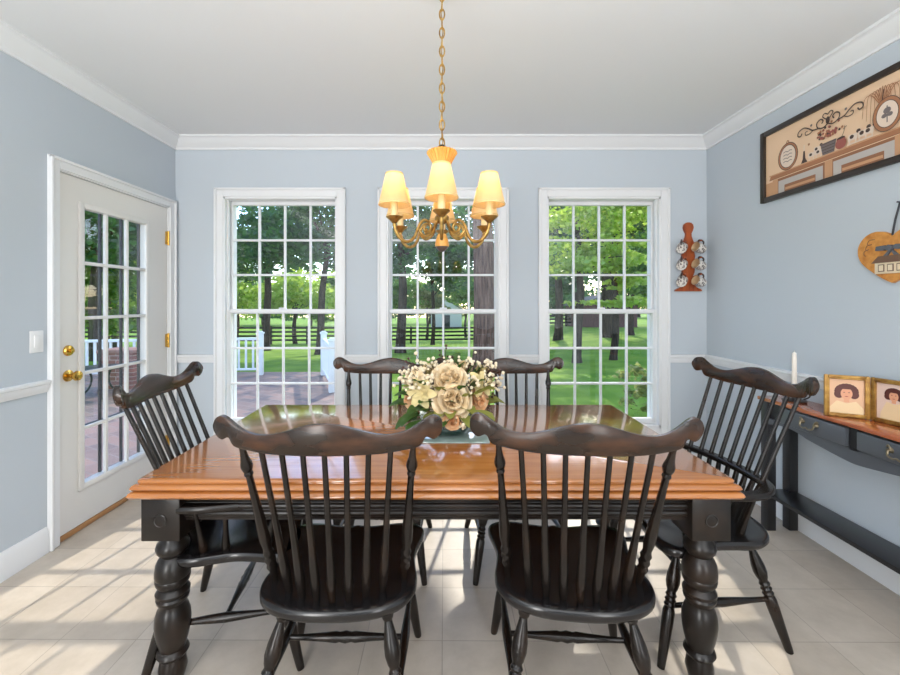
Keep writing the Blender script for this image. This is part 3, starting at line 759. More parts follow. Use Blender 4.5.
for y0, y1 in ((ym + .026, CY1 - .155), (CY0 + .155, ym - .026)):
    bm = B(); box(bm, CX0 - .012, CX0 + .018, y0, y1, .672, CZ - .03, .006); d = obj('drawer', bm, M_CONS, cn)
    yc = (y0 + y1) / 2; bm = B(); xh = CX0 - .012
    for s in (-1, 1):
        sweep(bm, [(xh, yc + s * .04, .725), (xh - .016, yc + s * .04, .725)], [.012, .007], 10)
        sweep(bm, spline([(xh - .004, yc + s * .052, .738), (xh - .006, yc + s * .046, .745), (xh - .008, yc + s * .036, .733), (xh - .008, yc + s * .044, .722)], 4), .004, 8)
    sweep(bm, spline([(xh - .014, yc - .04, .725), (xh - .02, yc - .036, .705), (xh - .022, yc - .014, .698), (xh - .022, yc, .703), (xh - .022, yc + .014, .698), (xh - .02, yc + .036, .705), (xh - .014, yc + .04, .725)], 5), .0045, 8)
    obj('bail_handle', bm, M_PEWTER, d)

# hinged double photograph frame
M_FRGOLD = mat('gilt_frame', (180, 140, 70), 0.35, metal=0.5, noise=((132, 92, 40), 30, (1, 1, 1), (0.4, 0.7)))
M_PHBG = mat('photo_backdrop', (224, 180, 144), 0.4); M_PHPINK = mat('photo_pale_backdrop', (226, 200, 186), 0.4)
M_HAIR = mat('printed_hair', (88, 42, 36), 0.4); M_SKIN = mat('printed_skin', (222, 162, 128), 0.4); M_BLOUSE = mat('printed_blouse', (234, 206, 164), 0.4); M_LIP = mat('printed_lips', (176, 84, 70), 0.4)
pf = thing('photo_frame', 'gilt folding double photo frame with two portraits standing on console', 'photo frame', (2.083, 1.975, CZ))
def ell(cx, cy, rx, ry, n=20, a0=0, a1=360): return [(cx + rx * math.cos(R(a0 + (a1 - a0) * i / n)), cy + ry * math.sin(R(a0 + (a1 - a0) * i / n))) for i in range(n if a1 - a0 == 360 else n + 1)]
def portrait(W, H, X, second):
    f = lambda a, b_, d: (a, -d, b_)
    bm = B(); e = .017
    for x0, x1, z0, z1 in ((0, e, 0, H), (W - e, W, 0, H), (e, W - e, 0, e), (e, W - e, H - e, H)):
        box(bm, x0, x1, -.016, 0, z0, z1, .005)
    for x0, x1, z0, z1 in ((e - .004, e + .003, e - .004, H - e + .004), (W - e - .003, W - e + .004, e - .004, H - e + .004), (e, W - e, e - .004, e + .003), (e, W - e, H - e - .003, H - e + .004)):
        box(bm, x0, x1, -.0185, -.004, z0, z1, .002)
    fr = obj('frame', bm, M_FRGOLD, pf, xf=X)
    bm = B(); prism(bm, [(e, e), (W - e, e), (W - e, H - e), (e, H - e)], f, .002, .006, 0)
    cx = W * .5; k = .78 if second else 1.0; cz = H * (.6 if not second else .66)
    sh = H * .38
    prism(bm, [(e + .004 + (.012 if second else 0), e), (W - e - .004, e), (W - e - .006, e + .03), (cx + .035 * k, cz - .044 * k), (cx, cz - .056 * k), (cx - .035 * k, cz - .044 * k), (e + .006 + (.012 if second else 0), e + .03)], f, .006, .0065, 3)
    for q in range(15):
        an = R(-35 + 250 * q / 14); prism(bm, ell(cx + .034 * k * math.cos(an), cz + .002 + .029 * k * math.sin(an), .0115 * k, .0115 * k, 12), f, .0065, .00695 + q * .00001, 1)
    prism(bm, ell(cx, cz + .004, .038 * k, .033 * k), f, .0065, .00715, 1)
    prism(bm, ell(cx - .028 * k, cz - .012 * k, .018 * k, .02 * k), f, .0065, .0071, 1); prism(bm, ell(cx + .028 * k, cz - .012 * k, .018 * k, .02 * k), f, .0065, .0071, 1)
    prism(bm, [(cx - .01 * k, cz - .05 * k), (cx + .01 * k, cz - .05 * k), (cx + .01 * k, cz - .02 * k), (cx - .01 * k, cz - .02 * k)], f, .007, .0074, 2)
    prism(bm, ell(cx, cz - .008 * k, .022 * k, .029 * k), f, .0074, .0078, 2)
    for s in (-1, 1): prism(bm, ell(cx + s * .009 * k, cz - .002 * k, .0035 * k, .0018 * k, 10), f, .0078, .008, 1)
    prism(bm, ell(cx, cz - .022 * k, .007 * k, .0022 * k, 10), f, .0078, .008, 4)
    prism(bm, [(cx - .02 * k, cz + .014 * k), (cx + .022 * k, cz + .014 * k), (cx + .015 * k, cz + .026 * k), (cx - .015 * k, cz + .026 * k)], f, .0078, .008, 1)
    obj('photograph', bm, [M_PHPINK if second else M_PHBG, M_HAIR, M_SKIN, M_BLOUSE, M_LIP], fr)
    bm = B(); box(bm, .003, W - .003, -.001, .003, .003, H - .003); obj('backing', bm, M_IRON, fr)
W_, H_ = .17, .208
a_l = math.atan2(-.075, .140)
portrait(W_, H_, Matrix.Rotation(a_l, 4, 'Z') @ Matrix.Translation((-W_ - .006, 0, 0)), False)
a_r = R(-80)
portrait(W_, H_, Matrix.Rotation(a_r, 4, 'Z') @ Matrix.Translation((.006, 0, 0)), True)
for zz in (.05, .15):
    bm = B(); sweep(bm, [(0, -.008, zz - .012), (0, -.008, zz + .012)], .006, 10); obj('hinge', bm, M_IRON, pf)

# candle in a low iron holder
cd = thing('candle_holder', 'low black iron candle holder on far end of the console', 'candle holder', (2.03, 2.345, CZ))
bm = B(); lathe(bm, [(.055, 0), (.058, .006), (.05, .009), (.014, .012), (.012, .03), (.02, .04), (.02, .052), (.013, .052)], n=24); obj('dish', bm, M_IRON, cd)
bm = B(); sweep(bm, spline([(.054, 0, .008), (.085, 0, .02), (.088, 0, .04), (.06, 0, .04)], 5), .004, 8); obj('finger_loop', bm, M_IRON, cd)
bm = B(); lathe(bm, [(.011, .045), (.0125, .1), (.0115, .25), (.0095, .276), (.004, .28)], n=18); sweep(bm, [(0, 0, .279), (.001, 0, .29)], .001, 6)
o = obj('taper_candle', bm, mat('ivory_wax', (244, 236, 224), 0.45)); o.location = (2.03, 2.345, CZ); tag(o, 'ivory taper candle standing in the iron holder on the console', 'candle')

# ------------------------------------------------------------------ framed folk picture on the right wall
pic = thing('framed_picture', 'long dark-framed folk picture of a mantel shelf high on right wall', 'picture', (XR, 2.70, 2.01))
PL, PH = .94, .462
wf = lambda a, b_, d: (-d, -a, b_)
def wbox(bm, a0, a1_, b0, b1, d0, d1, bev=0.0, mi=0): box(bm, -d1, -d0, -a1_, -a0, b0, b1, bev, 2, mi)
M_FRAME = mat('dark_walnut_frame', (44, 34, 28), 0.35, 0.5)
bm = B(); fw = .032
for a0, a1_, b0, b1 in ((0, fw, 0, PH), (PL - fw, PL, 0, PH), (fw, PL - fw, 0, fw), (fw, PL - fw, PH - fw, PH)): wbox(bm, a0, a1_, b0, b1, .001, .028, .005)
obj('frame', bm, M_FRAME, pic)
pal = [('print_tan', (234, 200, 166)), ('print_wood', (204, 156, 118)), ('print_grey', (190, 182, 176)), ('print_dark', (80, 64, 58)), ('print_cream', (230, 210, 192)), ('print_rust', (160, 94, 84)), ('print_brown', (170, 118, 86)), ('print_slate', (120, 110, 108)), ('print_shadow_wood', (150, 104, 76))]
PM = [mat(nm, c, 0.5, 0.3) for nm, c in pal]
bm = B(); lay = [0.010]
def flat(poly, mi):
    lay[0] += 0.00006
    vs = [bm.verts.new(wf(a, b_, lay[0])) for a, b_ in poly]
    bm.faces.new(vs).material_index = mi
def stroke(pts, wd, mi, taper=False):
    c = spline([(a, b_, 0) for a, b_ in pts], 6); l = []; r = []
    for i, p in enumerate(c):
        t = (c[min(i + 1, len(c) - 1)] - c[max(i - 1, 0)]).normalized(); q = wd * (1 - .6 * i / len(c) if taper else 1) / 2
        l.append((p.x - t.y * q, p.y + t.x * q)); r.append((p.x + t.y * q, p.y - t.x * q))
    lay[0] += 0.00006
    for i in range(len(c) - 1):
        vs = [bm.verts.new(wf(a, b_, lay[0])) for a, b_ in (l[i], l[i + 1], r[i + 1], r[i])]
        bm.faces.new(vs).material_index = mi
rect = lambda a0, a1_, b0, b1: [(a0, b0), (a1_, b0), (a1_, b1), (a0, b1)]
wbox(bm, .02, PL - .02, .02, PH - .02, .002, .010, 0, 0)
flat(rect(.03, PL - .03, .03, .12), 1)
flat(rect(.1, .45, .03, .128), 8); flat(rect(.47, .82, .03, .128), 8)
flat(rect(.085, .125, .03, .13), 1); flat(rect(.44, .485, .03, .13), 1); flat(rect(.79, .835, .03, .13), 1)
for a in (.13, .49, .84):
    flat(rect(a, min(a + .3, PL - .035), .078, .112), 2); flat(rect(a, min(a + .045, PL - .035), .03, .112), 2)
    flat(rect(a + .255, a + .3, .03, .112), 2) if a < .8 else None
    flat(rect(a + .05, min(a + .25, PL - .035), .045, .06), 1) if a < .8 else None
flat([(.06, .135), (PL - .03, .135), (PL - .03, .158), (.07, .158)], 6); flat(rect(.06, PL - .03, .158, .165), 1)
stroke([(.06, .134), (PL - .03, .134)], .004, 8)
def disc(a, b_, ra, rb, mi): flat(ell(a, b_, ra, rb, 28), mi)
disc(.2, .245, .072, .084, 3); disc(.2, .245, .068, .08, 6); disc(.2, .245, .058, .07, 3); disc(.2, .245, .054, .066, 4)
for q in range(4): stroke([(.168, .275 - q * .02), (.185, .279 - q * .02), (.2, .273 - q * .02), (.215, .278 - q * .02), (.23, .274 - q * .02)], .004, 7)
stroke([(.19, .328), (.2, .342), (.21, .328)], .006, 6)
flat([(.293, .166), (.335, .166), (.322, .19), (.318, .235), (.308, .235), (.304, .19)], 3); flat(rect(.31, .317, .235, .27), 4)
for a in (.36, .395, .405):   # little black-and-white animals
    b0 = .166 + (.02 if a == .395 else 0)
    flat([(a - .02, b0 + .018), (a + .018, b0 + .018), (a + .022, b0 + .042), (a - .018, b0 + .044)], 4); disc(a - .004, b0 + .032, .009, .008, 3); disc(a + .026, b0 + .046, .009, .008, 3)
    for s in (-.015, .012): flat(rect(a + s, a + s + .005, b0, b0 + .02), 4)
flat([(.43, .166), (.497, .166), (.51, .232), (.417, .232)], 7)
for q in range(4): stroke([(.42 + q * .003, .226 - q * .016), (.507 - q * .003, .226 - q * .016)], .003, 3)
rr = random.Random(3)
for q in range(60): disc(.463 + rr.gauss(0, .032), .258 + abs(rr.gauss(0, .026)), .0065, .0065, rr.choice((5, 5, 6, 3)))
disc(.538, .192, .03, .028, 5); flat(rect(.516, .56, .208, .222), 5); disc(.538, .222, .022, .006, 3)
stroke([(.54, .222), (.555, .25), (.56, .28)], .003, 3); stroke([(.55, .262), (.57, .274)], .003, 3)
flat(rect(.575, .7, .166, .172), 4)
for a in (.6, .65, .68):
    flat([(a - .024, .185), (a + .022, .185), (a + .026, .215), (a - .02, .217)], 4); disc(a - .004, .204, .011, .01, 3); disc(a + .03, .222, .011, .01, 3)
    for s in (-.018, .014): flat(rect(a + s, a + s + .006, .166, .188), 4)
# willow and oval plate
for q in range(11):
    s = (q - 5) / 5; w_ = .085
    stroke([(.745 + s * .01, .3), (.745 + s * .05, .385 - .02 * abs(s)), (.745 + s * w_, .36), (.745 + s * (w_ + .01), .27 - .02 * (q % 3))], .0045, 6, True)
stroke([(.742, .18), (.748, .25), (.744, .32), (.75, .37)], .008, 3, True)
disc(.765, .245, .066, .082, 3); disc(.765, .245, .063, .079, 6); disc(.765, .245, .05, .064, 3); disc(.765, .245, .047, .061, 4)
stroke([(.765, .205), (.765, .285)], .005, 7); disc(.765, .262, .017, .015, 7); disc(.752, .24, .012, .01, 7); disc(.778, .24, .012, .01, 7)
# wrought scrolls
for s in (-1, 1):
    X_ = lambda a: .468 + s * a
    stroke([(X_(.0), .33), (X_(.03), .318), (X_(.06), .33), (X_(.066), .356), (X_(.045), .37), (X_(.028), .358), (X_(.036), .344)], .007, 3)
    stroke([(X_(.05), .326), (X_(.09), .33), (X_(.12), .352), (X_(.15), .366), (X_(.182), .356), (X_(.187), .334), (X_(.17), .326), (X_(.16), .34)], .007, 3)
    stroke([(X_(.085), .332), (X_(.11), .318), (X_(.135), .32), (X_(.138), .336), (X_(.124), .338)], .005, 3)
    stroke([(X_(.0), .38), (X_(.018), .392), (X_(.03), .38), (X_(.015), .362), (X_(0), .35)], .006, 3)
    disc(X_(.1), .362, .007, .007, 7)
disc(.468, .348, .012, .02, 3)
art = obj('artwork', bm, PM, pic)

# heart plaque hanging on the right wall
hp = thing('heart_plaque', 'wooden heart plaque with bow and little house on right wall', 'wall plaque', (XR, 1.915, 1.45))
M_HEART = mat('honey_plaque_wood', (214, 150, 76), 0.5, 0.3, noise=((188, 120, 54), 6, (1, 6, 6), (0.4, 0.7)))
hh = [(0, .22), (.03, .243), (.075, .252), (.12, .236), (.152, .195), (.156, .145), (.135, .1), (.09, .058), (.04, .022), (0, 0)]
hl = spline([(a, b_, 0) for a, b_ in hh], 5)
poly = [(p.x, p.y) for p in hl] + [(-p.x, p.y) for p in hl[-2:0:-1]]
bm = B(); prism(bm, poly, wf, .002, .018); obj('heart', bm, M_HEART, hp)
bm = B(); M_HW = mat('cream_house_paint', (232, 214, 184), 0.6); M_HR = mat('brown_house_roof', (112, 84, 66), 0.6); M_BOW = mat('slate_ribbon', (92, 96, 104), 0.6)
wbox(bm, -.07, .07, .045, .1, .018, .026, .002, 0); prism(bm, [(-.082, .098), (.082, .098), (.05, .13), (-.05, .13)], wf, .018, .03, 1)
for a in (-.052, -.012, .028):
    wbox(bm, a, a + .027, .055, .09, .026, .028, 0, 1); wbox(bm, a + .004, a + .023, .059, .086, .028, .029, 0, 0)
obj('house_motif', bm, [M_HW, M_HR], hp)
bm = B()
for s in (-1, 1):
    prism(bm, [(0, .165), (s * .025, .18), (s * .06, .178), (s * .064, .158), (s * .03, .156)], wf, .018, .03)
    prism(bm, [(s * .004, .16), (s * .035, .128), (s * .022, .118), (-s * .002, .155)], wf, .018, .025)
prism(bm, ell(0, .166, .013, .014), wf, .018, .036); obj('ribbon_bow', bm, M_BOW, hp)
bm = B()
for s in (-1, 1):
    for q in range(3):
        sweep(bm, spline([wf(s * (.075 + q * .014), .215 - q * .022, .0185), wf(s * (.1 + q * .012), .214 - q * .026, .0185), wf(s * (.11 + q * .008), .196 - q * .026, .0185), wf(s * (.097 + q * .01), .19 - q * .026, .0185)], 5), .0014, 6)
obj('scroll_motif', bm, M_HR, hp)
bm = B(); sweep(bm, [wf(-.006, .222, .010), wf(.008, .30, .010), wf(.024, .375, .006)], .0055, 8, squash=.4); sweep(bm, [wf(.024, .375, .0), wf(.024, .375, .02)], .004, 8); obj('hanging_ribbon', bm, mat('dark_ribbon', (58, 60, 66), 0.6), hp)

# ------------------------------------------------------------------ mug rack on the back wall
RX, RZ = 1.978, 1.446
rk = thing('mug_rack', 'cherry wood mug rack with ball top on wall right of windows', 'mug rack', (RX, YB, RZ))
side = [(.105, 0), (.105, .012), (.085, .022), (.06, .034), (.047, .06), (.05, .085), (.036, .108), (.034, .122), (.046, .15), (.05, .175), (.04, .205), (.034, .225), (.046, .255), (.052, .285), (.044, .315), (.036, .335), (.045, .36), (.046, .385), (.034, .41), (.024, .44), (.022, .465), (.033, .485), (.04, .51), (.036, .535), (.02, .55)]
poly = side + [(0, .553)] + [(-a, b_) for a, b_ in side[::-1]]
bm = B(); prism(bm, poly, lambda a, b_, d: (a, -d, b_), .001, .02); obj('board', bm, M_RACK, rk)
MZ = (.345, .212, .08)
M_MUG = mat('glazed_mug', (226, 220, 212), 0.2, 0.6, noise=((112, 100, 98), 60, (1, 1, 1), (0.5, 0.58)))
M_MUGIN = mat('tan_glaze', (214, 184, 146), 0.3, 0.5); M_MUGH = mat('dark_mug_handle', (70, 56, 52), 0.3)
def mug():
    r = thing('mug')
    bm = B(); lathe(bm, [(.026, -.045), (.036, -.043), (.043, -.03), (.045, .0), (.044, .035), (.046, .046), (.0445, .047)], n=24, cap1=False)
    lathe(bm, [(.0445, .047), (.042, .035), (.042, -.03), (.03, -.039)], n=24, mi=1, cap0=False)
    bmesh.ops.remove_doubles(bm, verts=bm.verts, dist=1e-5)
    obj('cup', bm, [M_MUG, M_MUGIN], r)
    bm = B(); sweep(bm, spline([(0, .042, .028), (0, .066, .03), (0, .076, .0), (0, .066, -.026), (0, .04, -.026)], 6), .0062, 8, squash=1.3); obj('handle', bm, M_MUGH, r)
    return r
proto = None
rows = ('top', 'middle', 'bottom')
for sx in (-1, 1):
    for i, z in enumerate(MZ):
        peg0 = Vector((sx * .03, -.018, z + .035)); peg1 = Vector((sx * .062, -.085, z + .055))
        part('peg', lambda bm: sweep(bm, [peg0, peg0.lerp(peg1, .8), peg1], [.006, .005, .008], 10), M_RACK, rk)
        o = mug() if proto is None else copy_tree(proto)
        proto = proto or o
        # hangs by its handle: handle up, axis horizontal
        axis = Vector((-.93, -.22, .3)) if sx > 0 else Vector((.5, .66, .35))
        zax = axis.normalized(); yax = (Vector((0, 0, 1)) - zax * zax.z).normalized(); xax = yax.cross(zax)
        tilt = Matrix((xax, yax, zax)).transposed().to_4x4()
        pos = Vector((RX, YB, RZ)) + peg0.lerp(peg1, .62) - yax * .0685 + Vector((.026 if sx > 0 else -.036, -.004, .012))
        o.matrix_world = Matrix.Translation(pos) @ tilt @ Matrix.Scale(.86, 4)
        tag(o, 'patterned mug hanging on %s peg at the %s of the mug rack' % (rows[i], 'left' if sx < 0 else 'right'), 'mug', 'mugs on the wall rack')

# light switch
ls = thing('light_switch', 'white rocker light switch on left wall beside door', 'light switch', (XL, 2.155, 1.15))
bm = B(); box(bm, .0005, .006, -.036, .036, -.058, .058, .003); obj('cover_plate', bm, M_WHITE, ls)
bm = B(); box(bm, .004, .0095, -.016, .016, -.033, .033, .002); obj('rocker', bm, M_WHITE, ls)

# ------------------------------------------------------------------ outdoors
def sm(t): t = max(0, min(1, t)); return t * t * (3 - 2 * t)
def gz(x, y):
    k = .066 * (1 - .85 * sm((x - 2) / 6))
    return -.3 - k * max(0, min(y, 34) - 9) - .012 * max(0, y - 34)
bm = B(); gx = [-70 + 140 * i / 70 for i in range(71)]; gy = [-14 + 124 * i / 62 for i in range(63)]
V = [[bm.verts.new((x, y, gz(x, y))) for x in gx] for y in gy]
for j in range(62):
    for i in range(70): bm.faces.new((V[j][i], V[j][i + 1], V[j + 1][i + 1], V[j + 1][i]))
structure('lawn', bm, M_LAWN)
bm = B(); box(bm, -11, -1.15, YB + T, 8.5, -.28, -.1); box(bm, -11, XL - T, -3, YB + T, -.28, -.1); structure('patio', bm, M_PATIO)
M_RAIL = mat('white_railing_paint', (236, 238, 240), 0.5)
def railing(A, Bp, label, posts=(0, 1), h=.82):
    A = Vector((A[0], A[1], -.1)); Bp = Vector((Bp[0], Bp[1], -.1)); d = Bp - A; ln = d.length
    r = thing('railing', label, 'railing', A, math.atan2(d.y, d.x))
    for t in posts:
        bm = B(); x = t * ln; box(bm, x - .055, x + .055, -.055, .055, 0, h, .006); box(bm, x - .07, x + .07, -.07, .07, h, h + .035, .008); box(bm, x - .045, x + .045, -.045, .045, h + .035, h + .06, .015); obj('post', bm, M_RAIL, r)
    bm = B(); box(bm, .05, ln - .05, -.035, .035, h - .12, h - .07, .008); obj('top_rail', bm, M_RAIL, r)
    bm = B(); box(bm, .05, ln - .05, -.025, .025, .1, .14, .005); obj('bottom_rail', bm, M_RAIL, r)
    n = int(ln / .13)
    for k in range(1, n):
        bm = B(); x = ln * k / n; box(bm, x - .017, x + .017, -.017, .017, .14, h - .12); obj('baluster', bm, M_RAIL, r)
railing((-3.64, 8.15), (-7.6, 7.5), 'white patio railing running left from the garden opening', (0, .5, 1))
railing((-2.37, 8.15), (-1.78, 6.6), 'white patio railing right of the garden opening beside lawn', (0, 1))
# black paddock fence
M_FENCE = mat('black_fence_wood', (40, 36, 34), 0.7)
fn = thing('paddock_fence', 'black four-rail paddock fence across the far lawn', 'fence', (0, 0, 0))
FA, FB = Vector((-26, 25.5, 0)), Vector((12, 32, 0)); NP = 17
fp = [FA.lerp(FB, i / (NP - 1)) for i in range(NP)]
for i, p in enumerate(fp):
    g = gz(p.x, p.y); bm = B(); box(bm, p.x - .07, p.x + .07, p.y - .07, p.y + .07, g - .1, g + 1.25); obj('post', bm, M_FENCE, fn)
for hgt in (.3, .58, .86, 1.14):
    bm = B()
    for i in range(NP - 1):
        a, b_ = fp[i], fp[i + 1]
        sweep(bm, [(a.x, a.y - .08, gz(a.x, a.y) + hgt), (b_.x, b_.y - .08, gz(b_.x, b_.y) + hgt)], .065, 4, up=(0, 0, 1))
    obj('rail', bm, M_FENCE, fn)

M_BARK = mat('grey_brown_bark', (84, 70, 62), 0.9, 0.1, noise=((50, 42, 38), 5, (3, 3, .5), (0.35, 0.65)), bump=(12, 0.8))
M_BARKRED = mat('reddish_bark', (136, 104, 94), 0.9, 0.1, noise=((84, 62, 56), 5, (4, 4, .5), (0.35, 0.65)), bump=(14, 0.9))
LV = {'dark': leaf_mat('shade_toned_tree_leaf', (52, 98, 62), (92, 142, 72), .55), 'mid': leaf_mat('green_tree_leaf', (92, 140, 54), (146, 180, 74), .6), 'bright': leaf_mat('sun_toned_tree_leaf', (152, 188, 56), (206, 220, 104), .65), 'olive': leaf_mat('olive_leaf', (120, 134, 72), (170, 172, 104), .6)}  # dark and bright leaf tones put shade and sunlight into the colour
def leaf_cloud(blobs, n, size, seed):
    g = np.random.default_rng(seed)
    C = []
    wts = np.array([b_[1][0] * b_[1][1] * b_[1][2] for b_ in blobs]) ** .7; wts = wts / wts.sum()
    for (c, r), wt in zip(blobs, wts):
        m = int(n * wt) + 1; ncl = max(6, m // 45)
        dv = g.normal(size=(ncl, 3)); dv /= np.linalg.norm(dv, axis=1)[:, None]
        cc = np.array(c) + dv * np.array(r) * (g.random((ncl, 1)) ** .45)
        idx = g.integers(0, ncl, m)
        C.append(cc[idx] + g.normal(size=(m, 3)) * np.array(r) * np.array((.15, .15, .09)))
    P = np.concatenate(C); n = len(P)
    u = g.normal(size=(n, 3)); u[:, 2] *= .6; u /= np.linalg.norm(u, axis=1)[:, None]
    q = g.normal(size=(n, 3)); v = np.cross(u, q); v /= np.linalg.norm(v, axis=1)[:, None]; nm = np.cross(u, v)
    s = size * g.uniform(.6, 1.3, (n, 1))
    v4 = np.stack([P - u * s, P + v * s * .6 + nm * s * .15, P + u * s, P - v * s * .6 + nm * s * .15], 1).reshape(-1, 3)
    me = bpy.data.meshes.new('crown')
    me.vertices.add(n * 4); me.vertices.foreach_set('co', v4.astype(np.float32).ravel())
    me.loops.add(n * 4); me.loops.foreach_set('vertex_index', np.arange(n * 4, dtype=np.int32))
    me.polygons.add(n); me.polygons.foreach_set('loop_start', np.arange(0, n * 4, 4, dtype=np.int32))
    me.update(calc_edges=True); me.validate()
    return me
TREES = 0
def tree(x, y, trunk_r, trunk_h, blobs, n, size, leaf, label, lean=(0, 0), bark=None, name='tree', cat='tree', group='trees in the garden'):
    global TREES; TREES += 1
    z = gz(x, y)
    r = thing(name, label, cat, (x, y, z), 0, group)
    if trunk_r:
        bm = B(); rg = random.Random(TREES)
        cl = [(lean[0] * t + .06 * math.sin(t * 7 + x), lean[1] * t, -.15 + trunk_h * t) for t in (0, .08, .25, .5, .75, 1)]
        sweep(bm, cl, [trunk_r * 1.5, trunk_r * 1.12, trunk_r, trunk_r * .9, trunk_r * .75, trunk_r * .5], 14)
        for k in range(6):
            t = rg.uniform(.55, .98); p = Vector((lean[0] * t + .06 * math.sin(t * 7 + x), lean[1] * t, -.15 + trunk_h * t)); b_ = rg.choice(blobs); e = Vector(b_[0]) + Vector([rg.uniform(-.5, .5) * q for q in b_[1]])
            sweep(bm, [p, p.lerp(e, .5) + Vector((0, 0, .25)), e], [trunk_r * .35, trunk_r * .2, trunk_r * .06], 7)
        obj('trunk', bm, bark or M_BARK, r)
    me = leaf_cloud(blobs, n, size, 100 + TREES); me.materials.append(LV[leaf])
    o = bpy.data.objects.new('crown', me); COL.objects.link(o); o.parent = r
    return r
# big trunk right in front of the middle window; its unseen crown is shaped to keep sun off the upper sashes
tree(1.02, 10.2, .27, 8.5, [((1.6, 0, 9.9), (5.0, 2.6, 2.4)), ((4.6, .5, 9.6), (3, 2.4, 2.0))], 9000, .16, 'dark', 'thick reddish trunk filling right side of the middle window', (.1, 0), M_BARKRED)
# dark shade trees
tree(-1.78, 18, .2, 6, [((0, 0, 7.0), (3.4, 2.6, 2.2)), ((1.5, -.4, 5.2), (2.0, 1.8, 1.4)), ((-1.6, 0, 4.9), (2.0, 1.8, 1.5)), ((-.4, 0, 3.9), (1.8, 1.4, .8))], 6800, .13, 'dark', 'dark trunk standing left in the middle window before the fence')
tree(-5.2, 17, .15, 5.5, [((-.2, 0, 6.0), (2.6, 2.2, 2.0)), ((-2.0, -.4, 4.6), (2.0, 2, 1.5)), ((1.0, .2, 4.3), (1.3, 1.4, 1.3))], 5600, .13, 'dark', 'leaning dark tree at the right edge of the left window', (.5, 0))
tree(-8.6, 20, .18, 6, [((0, 0, 6.6), (3.0, 2.4, 2.2)), ((1.4, 0, 5.0), (1.8, 1.6, 1.4)), ((-1.6, 0, 4.8), (1.8, 1.8, 1.5))], 5600, .14, 'dark', 'dark shade tree high at the left of the left window')
tree(4.2, 24, .2, 7, [((-1, 0, 7.2), (4.0, 2.6, 2.6)), ((-2.6, 0, 5.0), (2.4, 1.8, 1.8)), ((-4.2, 0, 5.2), (1.6, 1.4, 1.4))], 7200, .14, 'dark', 'dark tree behind the thick reddish trunk')
tree(-.6, 27, .12, 6, [((-.4, 0, 6.2), (2.6, 1.8, 2.0)), ((1.0, 0, 4.6), (1.8, 1.4, 1.2))], 5200, .13, 'dark', 'slender dark tree near the fence in the centre of the middle window')
# sunlit middle distance
tree(-10.5, 29, .15, 3, [((0, 0, 4.0), (2.6, 2, 1.9)), ((-1.8, 0, 2.9), (1.8, 1.6, 1.1))], 4000, .17, 'bright', 'bright yellow-green tree at the left of the left window')
tree(-8.0, 33, .16, 3, [((0, 0, 4.2), (2.6, 2, 2.0)), ((1.8, 0, 2.9), (1.9, 1.6, 1.2))], 4000, .17, 'bright', 'bright yellow-green tree beyond fence in the middle of left window')
tree(-15.6, 31, .16, 3, [((0, 0, 4.0), (2.8, 2, 2.0))], 3500, .17, 'bright', 'bright tree beyond fence at far left behind the railing')
tree(-3.6, 34, .13, 3, [((0, 0, 4.1), (1.9, 1.6, 1.5))], 3000, .16, 'mid', 'green tree beyond fence at the left of the middle window')
tree(-1.3, 36, .12, 3, [((0, 0, 4.2), (1.9, 1.6, 1.6)), ((.8, 0, 3.2), (1.2, 1.0, .8))], 3000, .16, 'olive', 'small olive tree beyond fence in the middle window')
tree(2.2, 38, .12, 3, [((0, 0, 4.6), (2.2, 1.8, 1.7))], 3000, .18, 'mid', 'green tree beyond fence just left of the thick trunk')
# right-hand woods
tree(4.1, 12.2, .12, 4.5, [((.1, 0, 4.2), (1.5, 1.2, 1.0)), ((-.2, -.3, 2.95), (1.3, 1.0, .55)), ((1.2, 0, 3.3), (1.0, .9, .6))], 4400, .085, 'bright', 'bright leafy tree at the left of the right window')
tree(5.3, 12.5, .1, 4, [((0, 0, 3.3), (1.2, 1.0, .5)), ((.5, 0, 4.8), (1.6, 1.2, .8)), ((.2, -.3, 1.75), (1.4, .9, .2)), ((.6, 0, 2.4), (1.2, .9, .25))], 4200, .09, 'bright', 'tree with flat bright branches in the middle of right window')
tree(8.4, 20.5, .33, 7, [((0, 0, 6.0), (3.2, 2.4, 2.4)), ((-1.8, -.3, 4.0), (1.8, 1.5, 1.2))], 5200, .15, 'dark', 'thick dark trunk in the middle of the right window')
tree(6.0, 21, .2, 7, [((0, 0, 6.0), (2.6, 2.4, 2.6)), ((-.8, 0, 3.6), (1.4, 1.3, .9))], 4800, .15, 'dark', 'dark trunk at the left of the right window')
tree(10.2, 22, .18, 6, [((0, 0, 6.0), (2.6, 2.2, 2.4)), ((.6, 0, 3.8), (1.8, 1.5, 1.0))], 4800, .15, 'mid', 'slim trunk just right of the thick one in the right window')
tree(9.2, 17.5, .09, 4, [((0, 0, 3.6), (1.6, 1.3, 1.3)), ((-.3, 0, 2.3), (1.4, 1.1, .45))], 3600, .12, 'mid', 'young leafy tree at the right edge of the right window')
tree(11.5, 35, .2, 6, [((0, 0, 5.6), (5, 2.4, 4.2)), ((-3, 0, 4.2), (3, 2, 2.8))], 6500, .2, 'dark', 'dense dark woodland tree behind the right window trunks')
tree(18, 31, .2, 6, [((0, 0, 5.6), (4.5, 2.4, 4.6))], 5000, .2, 'mid', 'green woodland tree behind at the right of the right window')
